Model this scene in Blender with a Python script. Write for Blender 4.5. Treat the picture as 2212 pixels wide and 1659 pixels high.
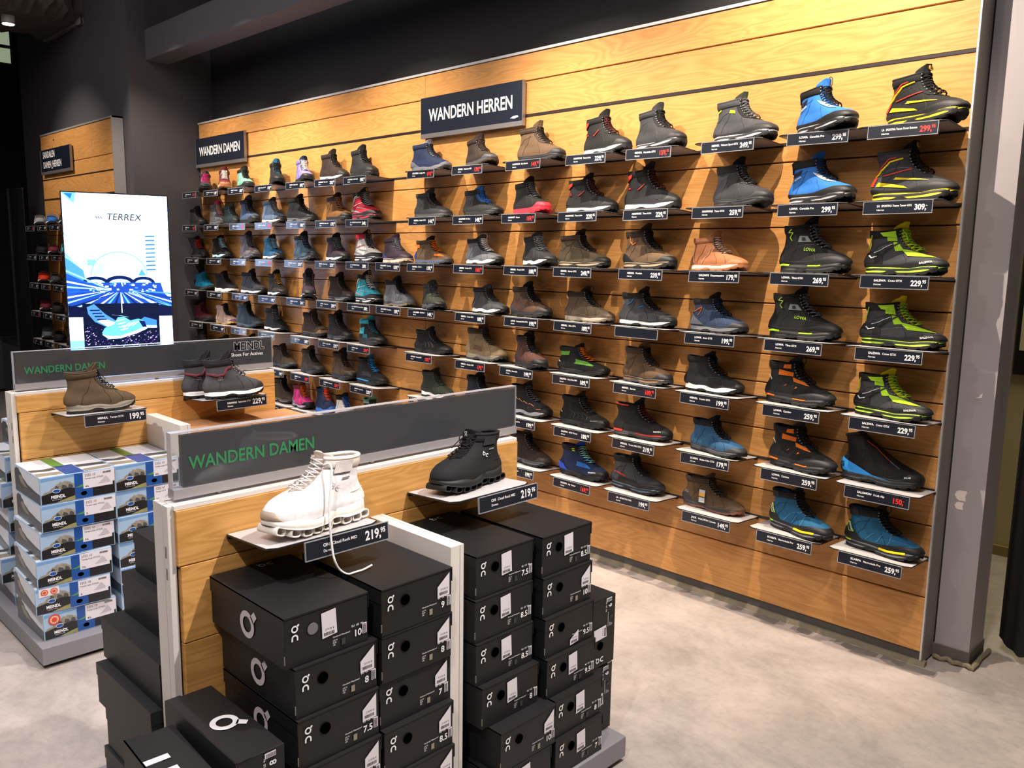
import bpy, math, random
import numpy as np
random.seed(7)
for o in list(bpy.data.objects): bpy.data.objects.remove(o)
SC = bpy.context.scene
COL = SC.collection
PI = math.pi

# ---------------------------------------------------------------- camera
F_PX, YAW, PITCH, ROLL = 1803.8, -0.77569, -0.15025, 0.01569
fw = np.array([math.sin(YAW)*math.cos(PITCH), math.cos(YAW)*math.cos(PITCH), math.sin(PITCH)])
r0 = np.array([math.cos(YAW), -math.sin(YAW), 0.0]); u0 = np.cross(r0, fw)
cr, sr = math.cos(ROLL), math.sin(ROLL)
rt = cr*r0+sr*u0; up = -sr*r0+cr*u0
from mathutils import Matrix, Vector, Euler
cam = bpy.data.cameras.new('camera'); cam.sensor_width = 36.0; cam.lens = 36.0*F_PX/2212.0; cam.clip_start = .05
camo = bpy.data.objects.new('camera', cam); COL.objects.link(camo)
camo.matrix_world = Matrix(((rt[0], up[0], -fw[0], 0.9415), (rt[1], up[1], -fw[1], -3.1243), (rt[2], up[2], -fw[2], 1.4609), (0, 0, 0, 1)))
SC.camera = camo

# ---------------------------------------------------------------- world, lights, exposure
SC.view_settings.view_transform = 'Standard'; SC.view_settings.look = 'None'
SC.view_settings.gamma = 1.0; SC.view_settings.use_curve_mapping = False
SC.view_settings.exposure = 0.0
w = bpy.data.worlds.new('world'); SC.world = w; w.use_nodes = True
w.node_tree.nodes['Background'].inputs[0].default_value = (0.75, 0.78, 0.9, 1)
w.node_tree.nodes['Background'].inputs[1].default_value = 0.05

def spot(x, y, z, tx, ty, tz, power, size=70, blend=.6, col=(1, .86, .70), rad=.02):
    l = bpy.data.lights.new('track_spot_light', 'SPOT'); l.energy = power; l.spot_size = math.radians(size)
    l.spot_blend = blend; l.color = col; l.shadow_soft_size = rad
    o = bpy.data.objects.new('track_spot_light', l); COL.objects.link(o); o.location = (x, y, z)
    o.rotation_euler = (Vector((tx, ty, tz))-Vector((x, y, z))).to_track_quat('-Z', 'Y').to_euler()
    return o
def area(x, y, z, tx, ty, tz, power, sx, sy, col=(1, .93, .86)):
    l = bpy.data.lights.new('fill_area_light', 'AREA'); l.energy = power; l.shape = 'RECTANGLE'; l.size = sx; l.size_y = sy; l.color = col
    o = bpy.data.objects.new('fill_area_light', l); COL.objects.link(o); o.location = (x, y, z)
    o.rotation_euler = (Vector((tx, ty, tz))-Vector((x, y, z))).to_track_quat('-Z', 'Y').to_euler()
    return o
TRK_Y, TRK_Z = -1.0, 3.25
for lx, pw, tx, tz, sz in ((-.45, 330, -.52, 1.75, 84), (-1.75, 300, -1.70, .75, 80), (-3.0, 270, -3.0, .75, 80), (-4.2, 250, -4.1, .75, 80), (-5.2, 170, -5.1, .8, 80)):
    spot(lx, TRK_Y, TRK_Z, tx, 0, tz, pw, sz, .85, col=(1, .85, .68), rad=.006)
for lx, tx in ((-2.4, -1.2), (-1.2, -2.3), (-3.6, -4.7)): spot(lx, -.95, 3.25, tx, 0, .75, 90, 58, .6, col=(1, .85, .68), rad=.005)
spot(.25, -.9, 3.25, -1.1, 0, .7, 140, 60, .7, col=(1, .85, .68), rad=.006)
for lx in (-.9, -2.9, -4.7): spot(lx, -3.3, 3.25, lx-.1, 0, .9, 45, 72, .9, col=(1, .88, .74), rad=.05)
spot(-6.7, -1.9, 3.25, -6.75, -.6, 1.7, 120, 70, .8)
spot(.75, -1.25, 3.25, -.72, -2.0, .8, 400, 55, .8, col=(1, .93, .9), rad=.03)
spot(.55, -3.6, 3.25, -.5, -2.0, .4, 200, 50, .8, col=(1, .93, .9), rad=.03)
spot(-1.2, -1.0, 3.25, -2.4, -1.9, .8, 230, 60, .8, col=(1, .93, .9), rad=.03)
spot(-1.6, -3.6, 3.25, -2.3, -2.1, .6, 250, 60, .8, col=(1, .95, .92), rad=.03)
spot(.45, -1.9, 3.25, .2, -.9, 0, 120, 66, .9, col=(1, .90, .84), rad=.05)
area(-2.2, -3.2, 3.8, -2.2, -2.6, 0, 140, 7.5, 3.0, col=(1, .93, .9))  # unseen area light added overhead as soft general fill

# ---------------------------------------------------------------- helpers
def lin(h):
    h = h.lstrip('#'); c = [int(h[i:i+2], 16)/255 for i in (0, 2, 4)]
    return tuple(x/12.92 if x <= .04045 else ((x+.055)/1.055)**2.4 for x in c)+(1.0,)
MATS = {}
def mat(name, col, rough=.6, metal=0.0, var=.0, vs=30, bump=0.0, bs=400, emit=0, spec=.5, trans=0.0, coat=0.0):
    if name in MATS: return MATS[name]
    m = bpy.data.materials.new(name); m.use_nodes = True; nt = m.node_tree; b = nt.nodes['Principled BSDF']
    if isinstance(col, str): col = lin(col)
    b.inputs['Base Color'].default_value = col; b.inputs['Roughness'].default_value = rough
    b.inputs['Metallic'].default_value = metal; b.inputs['Specular IOR Level'].default_value = spec
    b.inputs['Coat Weight'].default_value = coat
    if trans: b.inputs['Transmission Weight'].default_value = trans; b.inputs['IOR'].default_value = 1.45
    if emit:
        b.inputs['Emission Color'].default_value = col; b.inputs['Emission Strength'].default_value = emit
    if var or bump:
        tc = nt.nodes.new('ShaderNodeTexCoord'); n = nt.nodes.new('ShaderNodeTexNoise')
        n.inputs['Scale'].default_value = vs; n.inputs['Detail'].default_value = 4; nt.links.new(tc.outputs['Object'], n.inputs['Vector'])
        if var:
            mx = nt.nodes.new('ShaderNodeMix'); mx.data_type = 'RGBA'
            mx.inputs['A'].default_value = tuple(c*(1-var) for c in col[:3])+(1,); mx.inputs['B'].default_value = tuple(min(1, c*(1+var)+.002) for c in col[:3])+(1,)
            nt.links.new(n.outputs['Fac'], mx.inputs['Factor']); nt.links.new(mx.outputs['Result'], b.inputs['Base Color'])
        if bump:
            n2 = nt.nodes.new('ShaderNodeTexNoise'); n2.inputs['Scale'].default_value = bs; n2.inputs['Detail'].default_value = 3
            nt.links.new(tc.outputs['Object'], n2.inputs['Vector'])
            bp = nt.nodes.new('ShaderNodeBump'); bp.inputs['Strength'].default_value = bump; bp.inputs['Distance'].default_value = .002
            nt.links.new(n2.outputs['Fac'], bp.inputs['Height']); nt.links.new(bp.outputs['Normal'], b.inputs['Normal'])
    MATS[name] = m; return m
def fab(h): return mat('cloth_'+h, h, .78, var=.25, vs=60, bump=.5, bs=700, spec=.3)
def rub(h): return mat('rubber_'+h, h, .55, var=.12, vs=40, bump=.2, bs=300, spec=.4)
def plain(h, r=.5): return mat('paint_%s_%d' % (h, int(r*100)), h, r, var=.04, vs=8)

class MB:
    def __init__(s): s.v = []; s.f = []; s.mi = []; s.mats = []
    def m(s, mt):
        if mt not in s.mats: s.mats.append(mt)
        return s.mats.index(mt)
    def add(s, vs, fs, mt):
        n = len(s.v); k = s.m(mt)
        s.v += [tuple(float(c) for c in p) for p in vs]
        for f in fs: s.f.append([i+n for i in f]); s.mi.append(k)
        return s
    def box(s, x0, x1, y0, y1, z0, z1, mt):
        v = [(x, y, z) for x in (x0, x1) for y in (y0, y1) for z in (z0, z1)]
        return s.add(v, [(0, 1, 3, 2), (4, 6, 7, 5), (0, 4, 5, 1), (2, 3, 7, 6), (0, 2, 6, 4), (1, 5, 7, 3)], mt)
    def prism(s, pts, f, h0, h1, mt):           # pts 2-D outline (ccw), f(u,v,h)->xyz
        n = len(pts); v = [f(a, b, h0) for a, b in pts]+[f(a, b, h1) for a, b in pts]
        fs = [tuple(reversed(range(n))), tuple(range(n, 2*n))]+[(i, (i+1) % n, n+(i+1) % n, n+i) for i in range(n)]
        return s.add(v, fs, mt)
    def tube(s, pts, r, mt, n=6, closed=False):
        P = np.array(pts, float); m = len(P); V = []; F = []
        T = np.gradient(P, axis=0)
        if closed: T = np.roll(P, -1, 0)-np.roll(P, 1, 0)
        T /= np.linalg.norm(T, axis=1)[:, None]+1e-12
        a = np.array([0, 0, 1.0]) if abs(T[0][2]) < .9 else np.array([1.0, 0, 0])
        rr = r if hasattr(r, '__len__') else [r]*m
        for i in range(m):
            a = a-T[i]*(a@T[i]); a /= np.linalg.norm(a)+1e-12; b = np.cross(T[i], a)
            for k in range(n):
                q = 2*PI*k/n; V.append(P[i]+rr[i]*(math.cos(q)*a+math.sin(q)*b))
        for i in range(m if closed else m-1):
            j = (i+1) % m
            for k in range(n): F.append((i*n+k, i*n+(k+1) % n, j*n+(k+1) % n, j*n+k))
        if not closed: F += [tuple(reversed(range(n))), tuple((m-1)*n+k for k in range(n))]
        return s.add(V, F, mt)
    def text(s, txt, org, ux, uy, size, mt, bold=.0, align='LEFT', lift=0.0, sx=1.0):
        vs, fs = glyphs(txt, bold, align); org = np.array(org, float); ux = np.array(ux, float); uy = np.array(uy, float)
        nn = np.cross(ux, uy)*lift
        return s.add([org+nn+ux*(x*size*sx)+uy*(y*size) for x, y in vs], fs, mt)
    def mesh(s, name, smooth=False):
        me = bpy.data.meshes.new(name); me.from_pydata(s.v, [], s.f)
        for mt in s.mats: me.materials.append(mt)
        if len(s.mats) > 1: me.polygons.foreach_set('material_index', s.mi)
        if smooth: me.polygons.foreach_set('use_smooth', [True]*len(s.f))
        me.update(); return me
    def build(s, name, parent=None, smooth=False, bevel=0):
        o = bpy.data.objects.new(name, s.mesh(name, smooth)); COL.objects.link(o)
        if parent: o.parent = parent
        if bevel:
            b = o.modifiers.new('bevel', 'BEVEL'); b.width = bevel; b.segments = 2; b.limit_method = 'ANGLE'
        return o
GL = {}
def glyphs(txt, bold, align):
    key = (txt, bold, align)
    if key not in GL:
        cu = bpy.data.curves.new('lettering', 'FONT'); cu.body = txt; cu.size = 1.0; cu.offset = bold; cu.align_x = align; cu.resolution_u = 3
        ob = bpy.data.objects.new('lettering', cu); me = ob.to_mesh()
        GL[key] = ([(q.co.x, q.co.y) for q in me.vertices], [tuple(p.vertices) for p in me.polygons])
        ob.to_mesh_clear(); bpy.data.objects.remove(ob); bpy.data.curves.remove(cu)
    return GL[key]
def twid(txt, bold=.0): return max(x for x, y in glyphs(txt, bold, 'LEFT')[0])
def tag(o, label=None, cat=None, group=None, kind=None):
    if label: o['label'] = label
    if cat: o['category'] = cat
    if group: o['group'] = group
    if kind: o['kind'] = kind
    return o
def thing(name, label, cat, loc=(0, 0, 0), rz=0, group=None):
    o = bpy.data.objects.new(name, None); COL.objects.link(o); o.location = loc; o.rotation_euler = (0, 0, rz); o.empty_display_size = .05
    return tag(o, label, cat, group)

# ---------------------------------------------------------------- wood
def wood_mat(name, axis, base=('#bd8549', '#cc9457'), zs=9.0):
    m = bpy.data.materials.new(name); m.use_nodes = True; nt = m.node_tree; N = nt.nodes; L = nt.links; b = N['Principled BSDF']
    tc = N.new('ShaderNodeTexCoord'); at = N.new('ShaderNodeAttribute'); at.attribute_name = 'pid'
    cmb = N.new('ShaderNodeCombineXYZ'); mul = N.new('ShaderNodeMath'); mul.operation = 'MULTIPLY'; mul.inputs[1].default_value = 7.31
    L.new(at.outputs['Fac'], mul.inputs[0]); L.new(mul.outputs[0], cmb.inputs[0]); L.new(mul.outputs[0], cmb.inputs[1]); L.new(mul.outputs[0], cmb.inputs[2])
    ad = N.new('ShaderNodeVectorMath'); ad.operation = 'ADD'; L.new(tc.outputs['Object'], ad.inputs[0]); L.new(cmb.outputs[0], ad.inputs[1])
    mp = N.new('ShaderNodeMapping'); mp.inputs['Scale'].default_value = (1.1, 1.1, zs) if True else None
    L.new(ad.outputs[0], mp.inputs['Vector'])
    n1 = N.new('ShaderNodeTexNoise'); n1.inputs['Scale'].default_value = 1.1; n1.inputs['Detail'].default_value = 2.5; n1.inputs['Distortion'].default_value = .5
    L.new(mp.outputs[0], n1.inputs['Vector'])
    m1 = N.new('ShaderNodeMath'); m1.operation = 'MULTIPLY'; m1.inputs[1].default_value = 17.0; L.new(n1.outputs['Fac'], m1.inputs[0])
    fr = N.new('ShaderNodeMath'); fr.operation = 'PINGPONG'; fr.inputs[1].default_value = .5; L.new(m1.outputs[0], fr.inputs[0])
    rp = N.new('ShaderNodeValToRGB'); rp.color_ramp.elements[0].position = 0; rp.color_ramp.elements[1].position = .42
    rp.color_ramp.elements[0].color = lin(base[0]); rp.color_ramp.elements[1].color = lin(base[1]); L.new(fr.outputs[0], rp.inputs[0])
    mp2 = N.new('ShaderNodeMapping'); mp2.inputs['Scale'].default_value = (4, 4, 160); L.new(ad.outputs[0], mp2.inputs['Vector'])
    n2 = N.new('ShaderNodeTexNoise'); n2.inputs['Scale'].default_value = 2; n2.inputs['Detail'].default_value = 3; L.new(mp2.outputs[0], n2.inputs['Vector'])
    mx = N.new('ShaderNodeMix'); mx.data_type = 'RGBA'; mx.blend_type = 'MULTIPLY'; mx.inputs['Factor'].default_value = .22
    L.new(rp.outputs[0], mx.inputs['A']); L.new(n2.outputs['Color'], mx.inputs['B'])
    r2 = N.new('ShaderNodeValToRGB'); r2.color_ramp.elements[0].position = .3; r2.color_ramp.elements[1].position = .62
    r2.color_ramp.elements[0].color = (.7, .7, .7, 1); r2.color_ramp.elements[1].color = (1.25, 1.25, 1.25, 1)
    L.new(n2.outputs['Fac'], r2.inputs[0]); L.new(r2.outputs[0], mx.inputs['B'])
    # per plank tone
    wn = N.new('ShaderNodeTexWhiteNoise'); wn.noise_dimensions = '1D'; L.new(at.outputs['Fac'], wn.inputs['W'])
    mr = N.new('ShaderNodeMapRange'); mr.inputs['To Min'].default_value = .86; mr.inputs['To Max'].default_value = 1.1; L.new(wn.outputs['Value'], mr.inputs['Value'])
    vm = N.new('ShaderNodeVectorMath'); vm.operation = 'SCALE'; L.new(mx.outputs['Result'], vm.inputs[0]); L.new(mr.outputs[0], vm.inputs['Scale'])
    # knots
    vo = N.new('ShaderNodeTexVoronoi'); vo.inputs['Scale'].default_value = 1.7; mk = N.new('ShaderNodeMapping'); mk.inputs['Scale'].default_value = (1, 1, 2.2)
    L.new(ad.outputs[0], mk.inputs['Vector']); L.new(mk.outputs[0], vo.inputs['Vector'])
    kr = N.new('ShaderNodeMapRange'); kr.inputs['From Min'].default_value = .018; kr.inputs['From Max'].default_value = .045; L.new(vo.outputs['Distance'], kr.inputs['Value'])
    mk2 = N.new('ShaderNodeMix'); mk2.data_type = 'RGBA'; mk2.inputs['A'].default_value = lin('#5a2f12'); L.new(kr.outputs[0], mk2.inputs['Factor']); L.new(vm.outputs[0], mk2.inputs['B'])
    L.new(mk2.outputs['Result'], b.inputs['Base Color'])
    b.inputs['Roughness'].default_value = .42; b.inputs['Specular IOR Level'].default_value = .35
    return m
def set_pid(o, ids):
    a = o.data.attributes.new('pid', 'FLOAT', 'FACE'); a.data.foreach_set('value', ids)
WOOD = wood_mat('pine_planks', 'X')

def noise_floor():
    m = bpy.data.materials.new('polished_concrete'); m.use_nodes = True; nt = m.node_tree; N = nt.nodes; L = nt.links; b = N['Principled BSDF']
    tc = N.new('ShaderNodeTexCoord')
    n = N.new('ShaderNodeTexNoise'); n.inputs['Scale'].default_value = 2.2; n.inputs['Detail'].default_value = 12; n.inputs['Roughness'].default_value = .74; n.inputs['Distortion'].default_value = .25
    mp = N.new('ShaderNodeMapping'); mp.inputs['Scale'].default_value = (1, 1.25, 1); mp.inputs['Rotation'].default_value = (0, 0, .5); L.new(tc.outputs['Object'], mp.inputs['Vector']); L.new(mp.outputs[0], n.inputs['Vector'])
    rp = N.new('ShaderNodeValToRGB'); e = rp.color_ramp.elements; e[0].position = .32; e[0].color = lin('#8a837e'); e[1].position = .66; e[1].color = lin('#b9aca6')
    x = rp.color_ramp.elements.new(.5); x.color = lin('#a59b96'); L.new(n.outputs['Fac'], rp.inputs[0])
    n2 = N.new('ShaderNodeTexNoise'); n2.inputs['Scale'].default_value = 38; n2.inputs['Detail'].default_value = 8; L.new(tc.outputs['Object'], n2.inputs['Vector'])
    r2 = N.new('ShaderNodeValToRGB'); r2.color_ramp.elements[0].position = .33; r2.color_ramp.elements[0].color = (.72, .72, .72, 1); r2.color_ramp.elements[1].position = .5; r2.color_ramp.elements[1].color = (1, 1, 1, 1)
    L.new(n2.outputs['Fac'], r2.inputs[0])
    mx = N.new('ShaderNodeMix'); mx.data_type = 'RGBA'; mx.blend_type = 'MULTIPLY'; mx.inputs['Factor'].default_value = .3; L.new(rp.outputs[0], mx.inputs['A']); L.new(r2.outputs[0], mx.inputs['B'])
    L.new(mx.outputs['Result'], b.inputs['Base Color']); b.inputs['Roughness'].default_value = .38
    bp = N.new('ShaderNodeBump'); bp.inputs['Strength'].default_value = .25; bp.inputs['Distance'].default_value = .002; L.new(n2.outputs['Fac'], bp.inputs['Height']); L.new(bp.outputs['Normal'], b.inputs['Normal'])
    return m
# ---------------------------------------------------------------- boots
def crv(pts, n=160):                                   # smooth curve through (v, x, z) knots
    P = np.array(pts, float); v = P[:, 0]; out = np.linspace(0, 1, n); res = [out]
    for c in (1, 2):
        y = P[:, c]; d = np.gradient(y, v); r = []
        for q in out:
            i = min(len(v)-2, max(0, int(np.searchsorted(v, q)-1))); h = v[i+1]-v[i]; t = (q-v[i])/h
            r.append((2*t**3-3*t*t+1)*y[i]+(t**3-2*t*t+t)*h*d[i]+(-2*t**3+3*t*t)*y[i+1]+(t**3-t*t)*h*d[i+1])
        res.append(np.array(r))
    return res
BASE_F = [(0, .298, .041), (.08, .301, .054), (.16, .294, .066), (.24, .276, .076), (.34, .246, .086), (.46, .208, .102), (.58, .174, .124), (.70, .155, .145), (.82, .146, .166), (.92, .144, .183), (1, .147, .199)]
BASE_B = [(0, .012, .035), (.1, .004, .052), (.25, .004, .072), (.4, .013, .092), (.55, .022, .112), (.7, .024, .136), (.85, .021, .163), (1, .015, .191)]
WM = [(0, .052), (.16, .0525), (.24, .048), (.34, .044), (.46, .0415), (.58, .040), (.7, .0375), (.82, .037), (.92, .038), (1, .040)]
GP = [(0, .92), (.15, .9), (.25, .82), (.4, .76), (.55, .88), (.7, 1.03), (.85, 1.12), (1, 1.2)]
class Form:
    def __init__(s, F=BASE_F, B=BASE_B, wk=1.0, gap=.44, vg=.43, th=(.036, .033, .029, .041), dip=.010, ton=.024, tonlean=.004, rim=.0065, rise=.022, lug=.006):
        s.F = crv(F); s.B = crv(B); s.wk = wk; s.gap = gap; s.vg = vg; s.th = th; s.dip = dip; s.ton = ton; s.tonlean = tonlean; s.rim = rim; s.rise = rise; s.lug = lug
    def zb(s, x):
        x = np.asarray(x, float); a = np.where((x > .095) & (x < .155), .0075*np.sin(PI*(x-.095)/.06), 0)
        return a+np.where(x > .2, s.rise*((x-.2)/.1)**2, 0)
    def P(s, v, ph):
        v = np.asarray(v, float); ph = np.asarray(ph, float); v, ph = np.broadcast_arrays(v, ph)
        bx = np.interp(v, s.B[0], s.B[1]); bz = np.interp(v, s.B[0], s.B[2]); fx = np.interp(v, s.F[0], s.F[1]); fz = np.interp(v, s.F[0], s.F[2])
        t = (1-np.cos(ph))/2; W = np.interp(v, [a for a, _ in WM], [b for _, b in WM])*s.wk
        g = 1+(np.interp(t, [a for a, _ in GP], [b for _, b in GP])-1)*np.clip(1-v/.62, 0, 1)
        y = -np.sign(np.sin(ph))*np.abs(np.sin(ph))**.76*W*g
        x = bx+(fx-bx)*t; z = bz+(fz-bz)*t
        zt = np.interp(x, [0, .1, .2, .3], s.th); k = np.clip(1-v/.3, 0, 1)**2; z = z+(zt-z)*k
        u = np.clip((v-.78)/.22, 0, 1); z = z-s.dip*np.sin(ph)**2*u*u
        y = y+.004*np.sin(PI*t)*np.clip(1-v, 0, 1)
        return np.stack([x, y, z], -1)
    def S(s, v, ph, off=0.0):
        p = s.P(v, ph)
        if np.isscalar(off) and off == 0: return p
        e = 2e-3; v = np.asarray(v, float); ph = np.asarray(ph, float)
        dv = s.P(np.clip(v+.012, 0, 1), ph)-s.P(np.clip(v-.012, 0, 1), ph); dp = s.P(v, ph+.03)-s.P(v, ph-.03)
        n = np.cross(dp, dv); n /= np.linalg.norm(n, axis=-1, keepdims=True)+1e-12
        c = p-np.array([0.12, 0, .07]); sg = np.sign(np.sum(n*c, -1, keepdims=True)); 
        side = np.sign(np.sum(n*np.stack([c[..., 0]*.35, c[..., 1]*3, c[..., 2]*.5], -1), -1, keepdims=True))
        return p+n*np.where(side == 0, sg, side)*np.asarray(off)[..., None] if not np.isscalar(off) else p+n*np.where(side == 0, sg, side)*off
    def g(s, v): return s.gap*np.clip((np.asarray(v, float)-s.vg)/.05, 0, 1)
FORMS = {
 'A': Form(wk=.96, ton=.022, tonlean=.006, th=(.037, .034, .030, .045), rim=.005, rise=.026),
 'B': Form(wk=.94, ton=.026, tonlean=.006, rim=.005),
 'C': Form(wk=.92, ton=.026, tonlean=.006, th=(.034, .031, .027, .040), rim=.0045),
 'D': Form(wk=.94, ton=.020, th=(.040, .033, .028, .044), rim=.0045, rise=.027),
 'G': Form(wk=.95, gap=.0, ton=0, dip=.002, F=[(0, .298, .041), (.08, .301, .055), (.16, .294, .067), (.24, .277, .077), (.34, .25, .087), (.46, .213, .104), (.58, .175, .128), (.70, .137, .156), (.82, .106, .180), (.92, .086, .198), (1, .075, .212)]),
 'O': Form(F=[(0, .298, .060), (.08, .302, .072), (.16, .298, .086), (.24, .284, .100), (.34, .256, .112), (.46, .218, .124), (.58, .184, .138), (.70, .160, .155), (.82, .147, .172), (.92, .142, .187), (1, .143, .200)], wk=.98, ton=.012, th=(.056, .050, .042, .058), rim=.006, rise=.024, dip=.004),
 'L': Form(wk=.95, ton=.010, dip=.014, rim=.006, vg=.36, F=[(0, .298, .041), (.08, .301, .055), (.16, .294, .067), (.24, .277, .077), (.34, .255, .083), (.46, .228, .090), (.58, .203, .099), (.70, .181, .108), (.82, .163, .116), (.92, .15, .122), (1, .140, .127)],
        B=[(0, .012, .035), (.1, .004, .045), (.25, .004, .056), (.4, .007, .067), (.55, .011, .077), (.7, .013, .087), (.85, .010, .098), (1, .006, .108)]),
}
def grid_faces(n, m, wrap=False):
    F = []
    for i in range(n-1):
        for j in range(m if wrap else m-1): F.append((i*m+j, i*m+(j+1) % m, (i+1)*m+(j+1) % m, (i+1)*m+j))
    return F
MESH = {}
def cached(key, fn):
    if key not in MESH: MESH[key] = fn()
    return MESH[key]
def part_obj(name, me, mats, parent, solid=0, off=-1):
    o = bpy.data.objects.new(name, me); COL.objects.link(o); o.parent = parent
    for i, mt in enumerate(mats):
        o.material_slots[i].link = 'OBJECT'; o.material_slots[i].material = mt
    if solid:
        s = o.modifiers.new('thickness', 'SOLIDIFY'); s.thickness = solid; s.offset = off
    return o
def nm(mb, smooth=True, k=1):
    mt = mat('base', '#888888')
    mb.mats = [mt]*0
    me = bpy.data.meshes.new('part'); me.from_pydata(mb.v, [], mb.f)
    for _ in range(k): me.materials.append(mt)
    if k > 1: me.polygons.foreach_set('material_index', mb.mi)
    if smooth: me.polygons.foreach_set('use_smooth', [True]*len(mb.f))
    me.update(); return me
BM = mat('base', '#888888')
def upper_mesh(fm):
    N, K = 44, 26; vs = np.concatenate([np.linspace(0, .4, 12), np.linspace(.44, 1, K-12)]); mb = MB(); V = []
    for v in vs:
        h = PI-float(fm.g(v)); ph = np.linspace(-h, h, N+1); V.append(fm.P(v, ph))
    V = np.array(V); idx = np.arange(K*(N+1)).reshape(K, N+1)
    for i, v in enumerate(vs):
        if float(fm.g(v)) == 0: idx[i, N] = idx[i, 0]
    F = [(idx[i, j], idx[i, j+1], idx[i+1, j+1], idx[i+1, j]) for i in range(K-1) for j in range(N)]
    mb.add(V.reshape(-1, 3), [tuple(int(q) for q in f) for f in F], BM); return nm(mb)
def band_mesh(fm, vfun, off=.0018, p0=-PI, p1=PI, n=60, k=6, vlo=0.0, drop=0.0):
    ph = np.linspace(p0, p1, n+1); V = []
    if drop: r_ = fm.S(0*ph, ph, .0068); r_[:, 2] -= drop; V.append(r_); r_ = fm.S(0*ph, ph, .0072); r_[:, 2] -= 0; V.append(r_)
    for i in range(k+1):
        a = i/k; hi = np.array([vfun((1-math.cos(q))/2) for q in ph]); v = vlo+(hi-vlo)*a
        V.append(fm.S(v, ph, off if i < k else off*.15))
    mb = MB(); mb.add(np.array(V).reshape(-1, 3), grid_faces(len(V), n+1), BM); return nm(mb)
def sole_mesh(fm, wave=0.0, pods=False):
    n = 96; ph = np.linspace(0, 2*PI, n, endpoint=False)
    o0 = fm.S(0.0, ph, .0008); o1 = fm.S(0.0, ph, .005); x = o1[:, 0]; zt = fm.P(0, ph)[:, 2]; zb = fm.zb(x)
    mb = MB(); rings = []
    lip = .006+wave*.006*(np.sin(x*60)*.5+.5)
    def ring(o, z): r = o.copy(); r[:, 2] = z; rings.append(r)
    ring(o0, zt+lip-.005); ring(o1, zt+lip-.007); ring(fm.S(0.0, ph, .0062), (zt+zb+.010)/2+.002)
    lo = zb+(.013 if not pods else .022); ring(fm.S(0.0, ph, .005), lo)
    V = np.concatenate(rings); F = grid_faces(4, n, True); 
    V = np.vstack([V, [[.14, 0, float(lo.mean())]]]); c = len(V)-1
    F += [(3*n+(j+1) % n, 3*n+j, c) for j in range(n)]
    mb.add(V, F, BM); return nm(mb)
def out_mesh(fm):
    n = 120; ph = np.linspace(0, 2*PI, n, endpoint=False); o1 = fm.S(0.0, ph, .0045); x = o1[:, 0]; zb = fm.zb(x); mb = MB(); rings = []
    # toe and heel bumpers sit a little higher
    hi = .0135+.008*np.clip((x-.262)/.035, 0, 1)+.005*np.clip((.03-x)/.03, 0, 1)
    k = np.arange(n); gapm = (k//2 % 3 == 2)
    r = fm.S(0.0, ph, .0066); r[:, 2] = zb+hi; rings.append(r)
    r = fm.S(0.0, ph, .0066); r[:, 2] = zb+.006; rings.append(r)
    r = fm.S(0.0, ph, .0045); r[:, 2] = zb+np.where(gapm, .0052, 0); rings.append(r)
    r = fm.S(0.0, ph, -.006); r[:, 2] = zb+np.where(gapm, .0052, 0); rings.append(r)
    r = fm.S(0.0, ph, -.010); r[:, 2] = zb+.005; rings.append(r)
    V = np.vstack([np.concatenate(rings), [[.14, 0, .008]]]); c = len(V)-1
    F = grid_faces(5, n, True)+[(4*n+(j+1) % n, 4*n+j, c) for j in range(n)]
    mb.add(V, F, BM); return nm(mb, False)
def pod_mesh(fm, i, np_=9):
    x = .022+i*(.262/(np_-1)); z0 = float(fm.zb(x)); ph = math.acos(max(-1, min(1, 1-2*max(.02, min(.98, x/.30))))); w = abs(float(fm.P(0, ph)[1]))+.004
    hx, hz, th = .0150, .0125, .0036; m = 20; mb = MB(); V = []
    zt = z0+.0125; tilt = .0 if x < .2 else math.atan(2*fm.rise*(x-.2)/.01)*1.0
    for (yy, sc) in ((-w, .96), (-w*.97, 1), (w*.97, 1), (w, .96)):
        for r_ in (0, 1):
            for k in range(m):
                a = 2*PI*k/m; cx = np.sign(math.cos(a))*abs(math.cos(a))**.6; cz = np.sign(math.sin(a))*abs(math.sin(a))**.6
                px = cx*(hx-r_*th)*sc; pz = cz*(hz-r_*th*1.05)*sc
                V.append((x+px*math.cos(tilt)-pz*math.sin(tilt), yy, zt+px*math.sin(tilt)+pz*math.cos(tilt)))
    F = []
    for s_ in range(3):
        for k in range(m):
            a, b = s_*2*m, (s_+1)*2*m; F.append((a+k, a+(k+1) % m, b+(k+1) % m, b+k)); F.append((a+m+(k+1) % m, a+m+k, b+m+k, b+m+(k+1) % m))
    for k in range(m):
        F.append((k, m+k, m+(k+1) % m, (k+1) % m)); b = 6*m; F.append((b+k, b+(k+1) % m, b+m+(k+1) % m, b+m+k))
    mb.add(V, F, BM); return nm(mb)
def collar_mesh(fm):
    h = PI-fm.gap*.98 if fm.gap else PI; ph = np.linspace(-h, h, 46); P = fm.S(np.full(46, .985), ph, -.002)
    r = fm.rim*np.ones(46); mb = MB(); mb.tube(P, r, BM, 10, closed=(fm.gap == 0)); return nm(mb)
def pad_mesh(fm):                                       # soft cuff under the rim
    h = PI-fm.gap*1.15 if fm.gap else PI; n = 44; ph = np.linspace(-h, h, n+1); V = []
    for i, v in enumerate(np.linspace(.80, .985, 7)):
        V.append(fm.S(np.full(n+1, v), ph, .0012+.0036*math.sin(PI*i/6)))
    mb = MB(); mb.add(np.array(V).reshape(-1, 3), grid_faces(7, n+1), BM); return nm(mb)
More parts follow.
